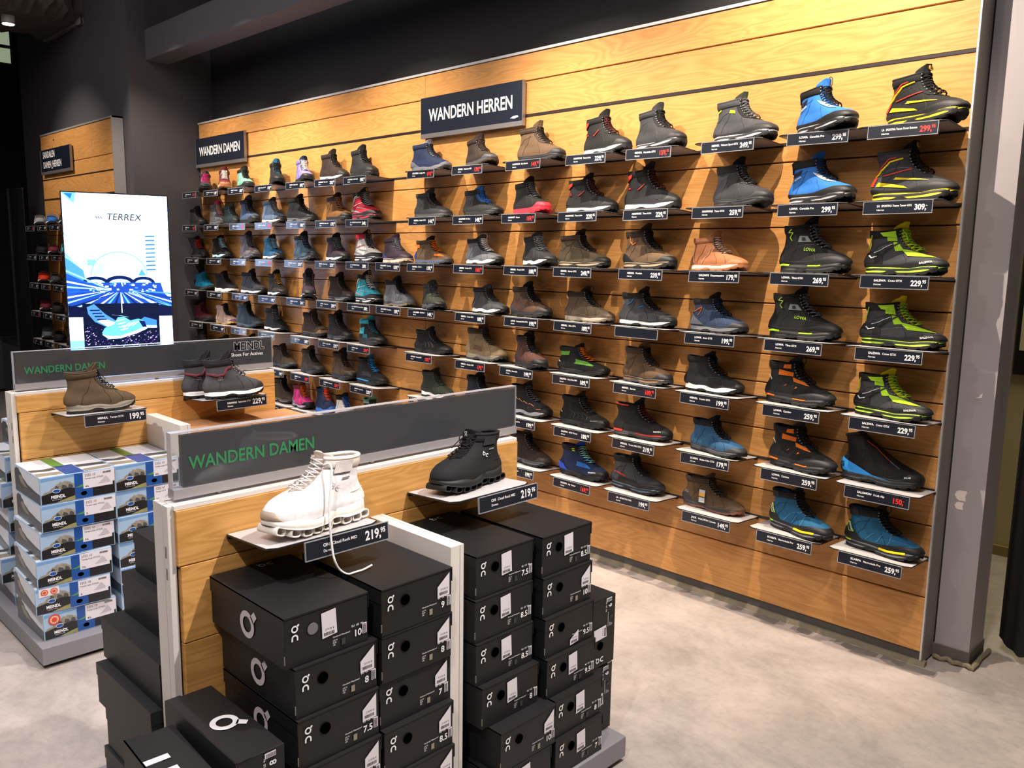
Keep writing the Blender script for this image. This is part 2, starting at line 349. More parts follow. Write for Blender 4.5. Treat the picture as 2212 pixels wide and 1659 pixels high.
def tongue_mesh(fm, fan=0.0):
    m = 16; V = []
    for v in np.linspace(.38, 1, 16):
        g = .62+.42*max(0, (v-.6)/.4); V.append(fm.S(np.full(m+1, v), np.linspace(PI-g, PI+g, m+1), -.0048 if v > .42 else -.003))
    top = V[-1]; c = top.mean(0)
    for k in range(1, 7):
        a = k/6; e_ = np.abs(np.linspace(-1, 1, m+1)); q = c+(top-c)*np.array([1-.10*a, 1-.12*a**3, .3])+np.array([fm.tonlean*a*(1+fan), 0, 0]); q[:, 2] = top[:, 2]+fm.ton*1.25*math.sin(a*1.45)*(1-.45*e_**3); V.append(q)
    mb = MB(); mb.add(np.array(V).reshape(-1, 3), grid_faces(len(V), m+1), BM); return nm(mb)
def lace_mesh(fm, loop=1):
    mb = MB(); vs = list(np.linspace(fm.vg+.03, .78, 6))+[.87, .95]; g = fm.gap*1.12
    def seg(v0, a0, v1, a1, b=.0065, r=.0019, n=9):
        t = np.linspace(0, 1, n); return mb.tube(fm.S(v0+(v1-v0)*t, PI+a0+(a1-a0)*t, 0)+np.stack([np.sin(PI*t)*b*.8+.003, 0*t, np.sin(PI*t)*b+.003], -1), r, BM, 5)
    for i in range(len(vs)-1):
        seg(vs[i], -g, vs[i+1], g); seg(vs[i], g, vs[i+1], -g, .0085)
        if i % 2 == 0: seg(vs[i], -g, vs[i], g, .005)
    p = fm.S(.95, PI, .008)
    def loopy(c, ex, ez, ey, r=.0017):
        t = np.linspace(0, 1, 16); a = t*2*PI
        mb.tube(np.stack([c[0]+ex*(1-np.cos(a))*.5, c[1]+ey*np.sin(a)*(.5), c[2]+ez*(1-np.cos(a))*.5+.01*np.sin(a)], -1), r, BM, 5)
    if loop:
        loopy(p, .020, -.022, .036); loopy(p, .018, -.026, -.040)
        t = np.linspace(0, 1, 8); mb.tube(np.stack([p[0]+.035*t, p[1]-.03*t, p[2]-.055*t**1.4+.012*t], -1), .0016, BM, 5)
    if loop == 2:
        a = np.linspace(0, 2*PI, 22); mb.tube(np.stack([p[0]+.004+.028*(1-np.cos(a))*.5, p[1]+0*a, p[2]+.018+.022*np.sin(a)], -1), .0015, BM, 5)
    return nm(mb)
def eyelet_mesh(fm, side):
    mb = MB(); vs = list(np.linspace(fm.vg+.03, .78, 6))+[.87, .95]
    for v in vs:
        c = fm.S(v, PI+side*fm.gap*1.22, .0015); n = fm.S(v, PI+side*fm.gap*1.22, .006)-c; n /= np.linalg.norm(n)+1e-9
        mb.tube([c-n*.001, c+n*.002, c+n*.0045], [.0042, .0042, .0022], BM, 8)
    return nm(mb)
def patch(fm, mb, mt, q, off=.0028, n=8, m=5, sides=(1,)):
    mb = mb.new()
    for s_ in sides:
        V = []
        for i in range(m+1):
            a = i/m
            for j in range(n+1):
                b = j/n; t = (1-a)*((1-b)*q[0][0]+b*q[1][0])+a*((1-b)*q[3][0]+b*q[2][0]); v = (1-a)*((1-b)*q[0][1]+b*q[1][1])+a*((1-b)*q[3][1]+b*q[2][1])
                V.append((v, s_*math.acos(max(-1, min(1, 1-2*t)))))
        V = np.array(V); mb.add(fm.S(V[:, 0], V[:, 1], off), grid_faces(m+1, n+1), mt)
def stroke(fm, mb, mt, pts, w=.0025, off=.002, sides=(1,)):
    mb = mb.new()
    P = np.array(pts, float); k = np.linspace(0, len(P)-1, 8*(len(P)-1)+1); t = np.interp(k, range(len(P)), P[:, 0]); v = np.interp(k, range(len(P)), P[:, 1])
    for s_ in sides: mb.tube(fm.S(v, s_*np.arccos(1-2*np.clip(t, 0.001, .999)), off), w, mt, 6)
def logo_text(fm, mb, mt, txt, t, v, size, ang=0, bold=.02, sides=(1,), lift=.0035):
    mb = mb.new()
    for s_ in sides:
        ph = s_*math.acos(1-2*t); c = fm.S(v, ph, lift); 
        e = .06; a = fm.S(v, ph-s_*e, lift); b = fm.S(v, ph+s_*e, lift); ux = (b-a)*(1 if s_ > 0 else -1); ux /= np.linalg.norm(ux)
        uz = fm.S(min(1, v+.04), ph, lift)-fm.S(v-.04, ph, lift); uz -= ux*(uz@ux); uz /= np.linalg.norm(uz)
        aa = math.radians(ang)*(1 if s_ > 0 else -1); x2 = math.cos(aa)*ux+math.sin(aa)*uz; y2 = -math.sin(aa)*ux+math.cos(aa)*uz
        mb.text(txt, c, x2, y2, size, mt, bold, 'CENTER')
C = dict(k='#141416', k2='#202024', g3='#2e2f33', g4='#3d3e43', g6='#5d6068', g8='#8e9096', w='#e6e4e2', br='#3f3128', br2='#5d4936', br3='#7d6448', tn='#9a6340', db='#2a1e1a', nv='#1a2848', bl='#2a6cbc', pb='#1c587c',
         sb='#40516a', cy='#1d93bd', tq='#35a8bf', lm='#a8d62a', yl='#f0d414', rd='#cf3a26', cr='#c02238', mr='#64202c', pk='#cf3a80', lv='#7f78b4', mt='#6fa896', og='#e0701c', bg='#cdb09e', mv='#6d6266', pu='#2c1e2c', dt='#14282c', ol='#2b3027', dbl='#1c3ea0', go='#b08a3c')
def cc(k): return C.get(k, k)

class Sub:
    def __init__(s, name, out): s.name = name; s.out = out
    def new(s): m = MB(); s.out.append((s.name, m)); return m
    def tube(s, *a, **k): s.new().tube(*a, **k)
    def box(s, *a, **k): s.new().box(*a, **k)
def accents(fm, key, body):
    """stitched-on trim of one boot: list of (part name, MB)"""
    out = []
    def nb(name):
        return Sub(name, out)
    if key.startswith('tower'):
        c1, c2, c3 = {'tower': ('yl', 'rd', 'go'), 'towerred': ('g8', 'w', 'go'), 'towerwhite': ('g8', 'rd', 'go'), 'towertq': ('g8', 'w', 'go')}[key]
        mb = nb('side_wedge'); patch(fm, mb, rub(cc(c1)), [(.10, .20), (.50, .13), (.46, .17), (.14, .29)]); patch(fm, mb, rub(cc(c1)), [(.36, .34), (.80, .245), (.66, .33), (.42, .40)])
        mb = nb('ankle_band'); stroke(fm, mb, rub(cc(c1)), [(.05, .45), (.16, .60), (.42, .76), (.78, .80)], .0032); stroke(fm, mb, rub(cc(c2)), [(.04, .50), (.14, .66), (.40, .82), (.62, .84)], .0026); stroke(fm, mb, rub(cc(c2)), [(.2, .46), (.5, .52), (.84, .56)], .0022)
        mb = nb('heel_wedge'); patch(fm, mb, rub(cc(c2)), [(.0, .22), (.07, .20), (.10, .42), (.0, .46)])
        mb = nb('tongue_badge'); p = fm.S(1, PI, 0); mb.tube([p+np.array([.004, 0, .012]), p+np.array([.0065, 0, .0125])], .011, rub(cc(c3)), 16)
        mb.tube([p+np.array([.0064, 0, .012]), p+np.array([.0072, 0, .0122])], .007, rub(cc('k')), 3)
    elif key == 'crow':
        mb = nb('lime_instep'); patch(fm, mb, fab(cc('lm')), [(.70, .30), (.985, .24), (.93, .46), (.78, .52)]); patch(fm, mb, fab(cc('lm')), [(.62, .46), (.80, .48), (.86, .66), (.74, .68)])
        mb = nb('lime_collar_patch'); patch(fm, mb, fab(cc('lm')), [(.52, .84), (.86, .78), (.84, .97), (.44, .97)], .0055); patch(fm, mb, fab(cc('lm')), [(.60, .72), (.84, .70), (.86, .80), (.62, .84)])
        mb = nb('black_overlay'); patch(fm, mb, rub(cc('k')), [(.02, .16), (.30, .14), (.34, .40), (.02, .44)]); stroke(fm, mb, rub(cc('k')), [(.3, .36), (.5, .52), (.72, .60), (.86, .66)], .004); stroke(fm, mb, rub(cc('w')), [(.2, .44), (.45, .56), (.7, .64)], .0011, .005)
        mb = nb('white_wing_mark'); patch(fm, mb, rub(cc('w')), [(.10, .34), (.15, .26), (.17, .27), (.12, .36)], .0055, 3, 2); patch(fm, mb, rub(cc('w')), [(.15, .25), (.24, .30), (.25, .33), (.16, .28)], .0055, 3, 2)
        logo_text(fm, mb, rub(cc('w')), 'SALEWA', .84, .12, .011, 6, .03, lift=.0055)
        mb = nb('heel_stripe'); stroke(fm, mb, rub(cc('lm')), [(.03, .52), (.09, .72), (.18, .90)], .002, .006)
    elif key in ('lowalime', 'lowaorange'):
        c = 'lm' if key == 'lowalime' else 'og'
        mb = nb('ankle_plate')
        if c == 'lm':
            patch(fm, mb, rub(cc('g8')), [(.52, .60), (.86, .58), (.84, .72), (.62, .74)]); patch(fm, mb, rub(cc('k')), [(.64, .62), (.74, .62), (.76, .69), (.68, .70)], .0045)
            mb = nb('lime_zigzag'); stroke(fm, mb, rub(cc(c)), [(.40, .93), (.26, .84), (.42, .82), (.30, .72), (.36, .64)], .0018, .005)
            logo_text(fm, mb, rub(cc(c)), 'LOWA', .62, .36, .017, -8, .03)
        else:
            patch(fm, mb, fab(cc(c)), [(.40, .66), (.82, .62), (.88, .72), (.46, .80)]); patch(fm, mb, fab(cc(c)), [(.62, .84), (.84, .82), (.85, .96), (.66, .97)], .0055); patch(fm, mb, fab(cc(c)), [(.72, .50), (.92, .40), (.94, .50), (.80, .60)])
            mb = nb('orange_marks'); patch(fm, mb, rub(cc(c)), [(.36, .30), (.46, .36), (.50, .42), (.42, .34)]); patch(fm, mb, rub(cc(c)), [(.56, .26), (.64, .30), (.66, .36), (.60, .30)])
            logo_text(fm, mb, rub(cc('w')), 'LOWA', .1, .56, .010, -40, .03)
        mb = nb('sole_inserts'); stroke(fm, mb, rub(cc(c)), [(.01, .01), (.1, .03), (.2, .0)], .0042, .004); stroke(fm, mb, rub(cc(c)), [(.5, .0), (.7, .0)], .0028, .006)
    elif key == 'scarpa':
        mb = nb('rubber_heel_band'); patch(fm, mb, rub(cc('k')), [(.0, .12), (.30, .10), (.10, .52), (.0, .60)]); patch(fm, mb, rub(cc('k')), [(.0, .78), (.40, .80), (.40, .99), (.0, .99)], .0062)
        mb = nb('name_frame'); stroke(fm, mb, rub(cc('lm')), [(.02, .56), (.09, .56), (.19, .27), (.12, .26), (.02, .5)], .0011, .005)
        logo_text(fm, mb, rub(cc('w')), 'SCARPA', .105, .42, .012, -58, .03, lift=.006)
        mb = nb('lime_sole_insert'); stroke(fm, mb, rub(cc('yl')), [(.52, .0), (.7, .0), (.86, .0)], .0055, .003); stroke(fm, mb, rub(cc('lm')), [(.03, .0), (.12, .0)], .004, .004)
        mb = nb('stitching'); 
        for a in (.35, .5, .65): stroke(fm, mb, rub('#5fa0cc'), [(a, .16), (a+.14, .34), (a+.24, .42)], .0008, .003)
    elif key == 'cervedale':
        mb = nb('white_lace_panel'); patch(fm, mb, fab(cc('w')), [(.88, .40), (.965, .34), (.93, .58), (.80, .66)])
        mb = nb('ankle_slot'); patch(fm, mb, rub(cc('k')), [(.08, .60), (.40, .66), (.50, .76), (.14, .70)]); patch(fm, mb, rub(cc('k')), [(.0, .72), (.12, .74), (.14, .99), (.0, .99)], .0055)
        logo_text(fm, mb, rub(cc('w')), 'LOWA', .3, .54, .012, 18, .02)
    elif key == 'tatra':                                 # black boot with red cuff panel
        mb = nb('red_cuff_panel'); patch(fm, mb, fab(cc('rd')), [(.0, .70), (.28, .80), (.34, .90), (.0, .86)], .0058); patch(fm, mb, fab(cc('rd')), [(.0, .54), (.1, .58), (.2, .56), (.0, .62)])
        mb = nb('red_flash'); stroke(fm, mb, rub(cc('rd')), [(.42, .46), (.52, .50), (.74, .60)], .0022, .0025); stroke(fm, mb, rub(cc('rd')), [(.12, .52), (.2, .50)], .003)
    elif key == 'hanwagred':
        mb = nb('dark_red_wave'); stroke(fm, mb, fab('#6e2c38'), [(.0, .62), (.25, .54), (.45, .56), (.66, .72), (.86, .74)], .0062, .0015)
        logo_text(fm, mb, rub(cc('g8')), 'HAN\nWAG', .30, .45, .010, 0, .02)
    elif key == 'dachs':                                 # outlined side stripes on black
        mb = nb('orange_peaks')
        for i in range(4): a = .30+i*.13; b = .52-i*.075; stroke(fm, mb, rub('#e8a070'), [(a, b), (a+.06, b+.06), (a+.10, b-.05)], .0018, .003)
        logo_text(fm, mb, rub(cc('og')), 'LOWA', .86, .15, .009, 4, .03)
    elif key == 'salomon':
        mb = nb('blue_heel_frame'); patch(fm, mb, rub('#2a8fe0'), [(.0, .0), (.52, .0), (.26, .22), (.0, .42)], .003); patch(fm, mb, rub('#2a8fe0'), [(.5, .0), (.68, .0), (.5, .05), (.4, .08)], .0034)
        mb = nb('s_mark'); logo_text(fm, mb, rub(cc('k')), 'S', .07, .16, .030, 0, .03, lift=.005)
        mb = nb('zip'); stroke(fm, mb, rub(cc('g6')), [(.86, .30), (.90, .48)], .0022); stroke(fm, mb, rub(cc('rd')), [(.90, .48), (.94, .70), (.9, .82)], .0012); logo_text(fm, mb, rub(cc('w')), 'S/LAB', .86, .12, .009, 4, .03)
    elif key == 'jack':
        mb = nb('paper_hang_tag'); p = fm.S(.34, math.acos(1-2*.5), .012); 
        mb.box(p[0]-.014, p[0]+.014, p[1]-.001, p[1]+.001, p[2]-.04, p[2]+.04, plain('#b9bcc0')); mb.box(p[0]-.014, p[0]+.014, p[1]-.0016, p[1]-.001, p[2]+.0, p[2]+.02, plain('#e8a82c')); mb.box(p[0]-.014, p[0]+.014, p[1]-.0017, p[1]-.001, p[2]-.008, p[2]-.002, plain('#3a3a3a'))
        logo_text(fm, mb, rub(cc('g8')), 'JACK\nWOLF', .12, .40, .010, 0, .02)
    elif key == 'sportiva':
        mb = nb('red_lettering'); logo_text(fm, mb, rub(cc('rd')), 'LA SPORTIVA', .28, .34, .013, -14, .03)
        mb = nb('heel_tab'); patch(fm, mb, rub(cc('k')), [(.2, .05), (.75, .03), (.6, .22), (.25, .26)]); stroke(fm, mb, fab(cc('og')), [(.0, .62), (.02, .72)], .003, .006)
    elif key == 'orangep':
        mb = nb('orange_panels'); patch(fm, mb, fab(cc('og')), [(.12, .62), (.36, .66), (.38, .80), (.14, .80)]); patch(fm, mb, fab(cc('og')), [(.72, .20), (.96, .18), (.92, .30), (.78, .32)]); patch(fm, mb, fab(cc('dbl')), [(.0, .14), (.14, .12), (.10, .50), (.0, .5)])
    elif key == 'blueankle':
        mb = nb('blue_piping'); stroke(fm, mb, rub(cc('bl')), [(.3, .62), (.46, .68), (.6, .80)], .0026); stroke(fm, mb, rub(cc('bl')), [(.62, .52), (.8, .56)], .0026)
        mb = nb('round_mark'); logo_text(fm, mb, rub(cc('g8')), 'O', .12, .62, .022, 0, .0)
    elif key == 'navyorange':
        mb = nb('orange_stitching'); stroke(fm, mb, rub(cc('og')), [(.1, .56), (.3, .66), (.5, .72)], .0013); stroke(fm, mb, rub(cc('og')), [(.24, .42), (.5, .70), (.16, .58)], .0013); patch(fm, mb, fab(cc('g6')), [(.0, .1), (.34, .1), (.06, .5), (.0, .54)])
    elif key == 'greenblk':
        mb = nb('green_panels'); patch(fm, mb, fab('#5f9a3a'), [(.45, .26), (.86, .22), (.88, .42), (.66, .52)]); patch(fm, mb, fab('#5f9a3a'), [(.08, .62), (.5, .66), (.6, .82), (.1, .80)]); 
        mb = nb('white_wing_mark'); patch(fm, mb, rub(cc('w')), [(.06, .36), (.12, .28), (.14, .29), (.08, .38)], .0035, 3, 2)
    elif key == 'peakblk':
        mb = nb('white_wing_mark'); patch(fm, mb, rub(cc('w')), [(.06, .36), (.12, .28), (.14, .29), (.08, .38)], .0035, 3, 2); logo_text(fm, mb, rub(cc('g8')), 'SALEWA', .84, .14, .010, 5, .02)
        mb = nb('stitching')
        for a in (.4, .5, .6, .7): stroke(fm, mb, rub(cc('g6')), [(a, .16), (a+.08, .30), (a+.04, .44)], .0008, .002)
    elif key == 'bluewing':
        mb = nb('blue_heel_frame'); patch(fm, mb, rub('#2c52d8'), [(.0, .02), (.26, .02), (.18, .22), (.0, .30)], .003)
        mb = nb('blue_panels'); patch(fm, mb, fab(cc('bl')), [(.5, .26), (.84, .24), (.86, .42), (.66, .48)]); patch(fm, mb, rub(cc('lm')), [(.66, .88), (.78, .87), (.78, .92), (.68, .93)], .006, 3, 2); patch(fm, mb, rub(cc('lm')), [(.66, .80), (.78, .79), (.78, .83), (.68, .85)], .006, 3, 2)
        logo_text(fm, mb, rub(cc('w')), 'SALEWA', .82, .13, .011, 5, .03)
    elif key == 'redline':
        mb = nb('red_collar_lining'); stroke(fm, mb, fab(cc('rd')), [(.02, .985), (.3, .985), (.6, .985)], .004, .002); mb = nb('red_sole_stripe'); stroke(fm, mb, rub(cc('rd')), [(.0, .0), (.2, .0)], .0075, .001); stroke(fm, mb, rub(cc('rd')), [(.45, .0), (.7, .0), (.9, .0)], .0040, .004); logo_text(fm, mb, rub(cc('w')), 'MEINDL', .84, .14, .010, 5, .03)
    elif key == 'limespot':
        mb = nb('lime_patches'); patch(fm, mb, fab(cc('lm')), [(.55, .66), (.72, .62), (.76, .70), (.62, .74)]); patch(fm, mb, fab(cc('lm')), [(.1, .72), (.26, .76), (.26, .80), (.1, .76)])
    elif key == 'stripes':
        mb = nb('side_stripes')
        for a in (.42, .53, .64): patch(fm, mb, rub(cc('g3')), [(a, .16), (a+.05, .15), (a+.13, .42), (a+.08, .44)], .0028, 3, 6)
    elif key == 'suede_oval':
        mb = nb('oval_patch'); patch(fm, mb, fab(cc('br2')), [(.30, .22), (.56, .16), (.62, .32), (.40, .42)])
    elif key == 'swirl':
        mb = nb('orange_curl'); stroke(fm, mb, rub(cc('og')), [(.34, .86), (.32, .70), (.42, .60), (.58, .66)], .0024)
    elif key == 'tanline':
        mb = nb('cream_stitching'); stroke(fm, mb, fab(cc('bg')), [(.16, .12), (.10, .4), (.06, .7)], .0012); stroke(fm, mb, fab(cc('bg')), [(.3, .1), (.42, .3), (.8, .62)], .0012)
    elif key == 'cyline':
        mb = nb('turquoise_bars'); 
        for i in range(6): a = .34+i*.045; stroke(fm, mb, rub(cc('tq')), [(a, .14), (a+.03, .30)], .0012, .003)
        patch(fm, mb, fab(cc('tq')), [(.05, .30), (.4, .32), (.66, .66), (.1, .6)]); patch(fm, mb, fab(cc('tq')), [(.08, .8), (.6, .84), (.62, .97), (.1, .97)], .006)
    elif key == 'bluesole':
        mb = nb('blue_sole_band'); stroke(fm, mb, rub('#3f9fe8'), [(.0, .0), (.3, .0), (.6, .0)], .0045, .004); mb = nb('grey_mesh_panel'); patch(fm, mb, fab(cc('g4')), [(.36, .2), (.72, .2), (.78, .44), (.4, .46)])
    return out

def make_boot(label, form, up, rand, heel, mid, out, coll, ton, lace, acc='', fac='', H=.207, L=.30, loc=(0, 0, 0), rz=0, tilt=None, group=None, name='hiking_boot', eye=True, lo=1, cat='boot'):
    fm = FORMS[form]; t = bpy.data.objects.new(name, None); COL.objects.link(t); tag(t, label, cat, group); t.empty_display_size = .05
    hz = {'L': .140, 'G': .215}.get(form, .200+fm.ton)
    Sx = L/.30; Sz = max(.66, min(1.15, H/hz))
    R = Matrix.Rotation(rz, 4, 'Z')
    if tilt is not None: R = Matrix.Rotation(tilt[1], 4, tilt[0]) @ R
    t.matrix_world = Matrix.Translation(loc) @ R @ Matrix.Translation((-.15*Sx, 0, 0)) @ Matrix.Diagonal((Sx, .98, Sz, 1))
    kf = form
    part_obj('upper', cached((kf, 'up'), lambda: upper_mesh(fm)), [fab(cc(up))], t, .0035)
    part_obj('midsole', cached((kf, 'mid'), lambda: sole_mesh(fm, 1.0 if form in 'DO' else .25, form == 'O')), [rub(cc(mid))], t)
    if form == 'O':
        for i in range(9): part_obj('sole_pod', cached((kf, 'pod', i), lambda: pod_mesh(fm, i)), [rub(cc(mid))], t)
    else: part_obj('outsole', cached((kf, 'out'), lambda: out_mesh(fm)), [rub(cc(out))], t)
    if rand:
        hi = {'A': lambda q: .12+.09*max(0, min(1, (q-.5)/.35))+.04*max(0, (.2-q)/.2), 'D': lambda q: .04+.16*max(0, (q-.80)/.2), 'O': lambda q: .001+.17*max(0, min(1, (q-.90)/.08))}.get(form, lambda q: .06+.14*max(0, min(1, (q-.76)/.14)))
        part_obj('toe_rand', cached((kf, 'rand'), lambda: band_mesh(fm, hi, drop={'A': .009, 'B': .005}.get(form, 0))), [rub(cc(rand))], t)
    if heel:
        def hv(q): return .06+.26*max(0, 1-(q/.30)**2)
        part_obj('heel_counter', cached((kf, 'heel'), lambda: band_mesh(fm, hv, .0014, -1.2, 1.2, 24, 6)), [rub(cc(heel))], t)
    part_obj('collar', cached((kf, 'coll'), lambda: collar_mesh(fm)), [fab(cc(coll))], t)
    if form not in 'G': part_obj('ankle_padding', cached((kf, 'pad'), lambda: pad_mesh(fm)), [fab(cc(coll))], t, .001)
    if fm.gap:
        part_obj('tongue', cached((kf, 'ton'), lambda: tongue_mesh(fm)), [fab(cc(ton))], t, .006)
        if lace: part_obj('laces', cached((kf, 'lace', lo), lambda: lace_mesh(fm, lo)), [fab(cc(lace))], t)
        if eye and form != 'L':
            for sd in (1, -1): part_obj('eyelet_row', cached((kf, 'eye', sd), lambda: eyelet_mesh(fm, sd)), [mat('eyelet_metal', '#77787c', .3, .9)], t)
    if fac:
        def fcm():
            mb = MB()
            for sd in (1, -1):
                V = []
                for v in np.linspace(fm.vg-.03, .80, 12):
                    g = float(fm.g(v)); V.append(fm.S(np.full(5, v), sd*np.linspace(PI-g, PI-g-.42, 5), .0022))
                mb.add(np.array(V).reshape(-1, 3), grid_faces(12, 5), BM)
            return nm(mb)
        part_obj('lace_facing', cached((kf, 'fac'), fcm), [fab(cc(fac))], t)
    if form in 'ABCDG':
        def seam(i):
            P_ = ([(.78, .50), (.66, .34), (.60, .10)], [(.66, .74), (.44, .52), (.28, .34), (.20, .10)], [(.86, .36), (.80, .22), (.77, .08)], [(.02, .50), (.14, .46), (.3, .62), (.66, .70)])[i]
            sb = Sub('s', []); stroke(fm, sb, BM, P_, .0009, .0006); m_ = sb.out[0][1]; return nm(m_)
        tone = lin(cc(up)); lum = sum(tone[:3])/3; sc = '#%02x%02x%02x' % tuple(int(max(0, min(255, (c**(1/2.2)*255)*(.72 if lum > .05 else 1.0)+(0 if lum > .05 else 26)))) for c in tone[:3])
        for i in ((0, 1, 2) if form in 'CD' else (0, 1, 3)): part_obj('side_seam', cached((kf, 'seam', i), lambda: seam(i)), [fab(sc)], t)
    if acc:
        key = (form, acc)
        if key not in MESH: MESH[key] = [(n, m.mesh(n, False)) for n, m in accents(fm, acc, up) if m.v]
        for n, me in MESH[key]:
            o = bpy.data.objects.new(n, me); COL.objects.link(o); o.parent = t
    return t
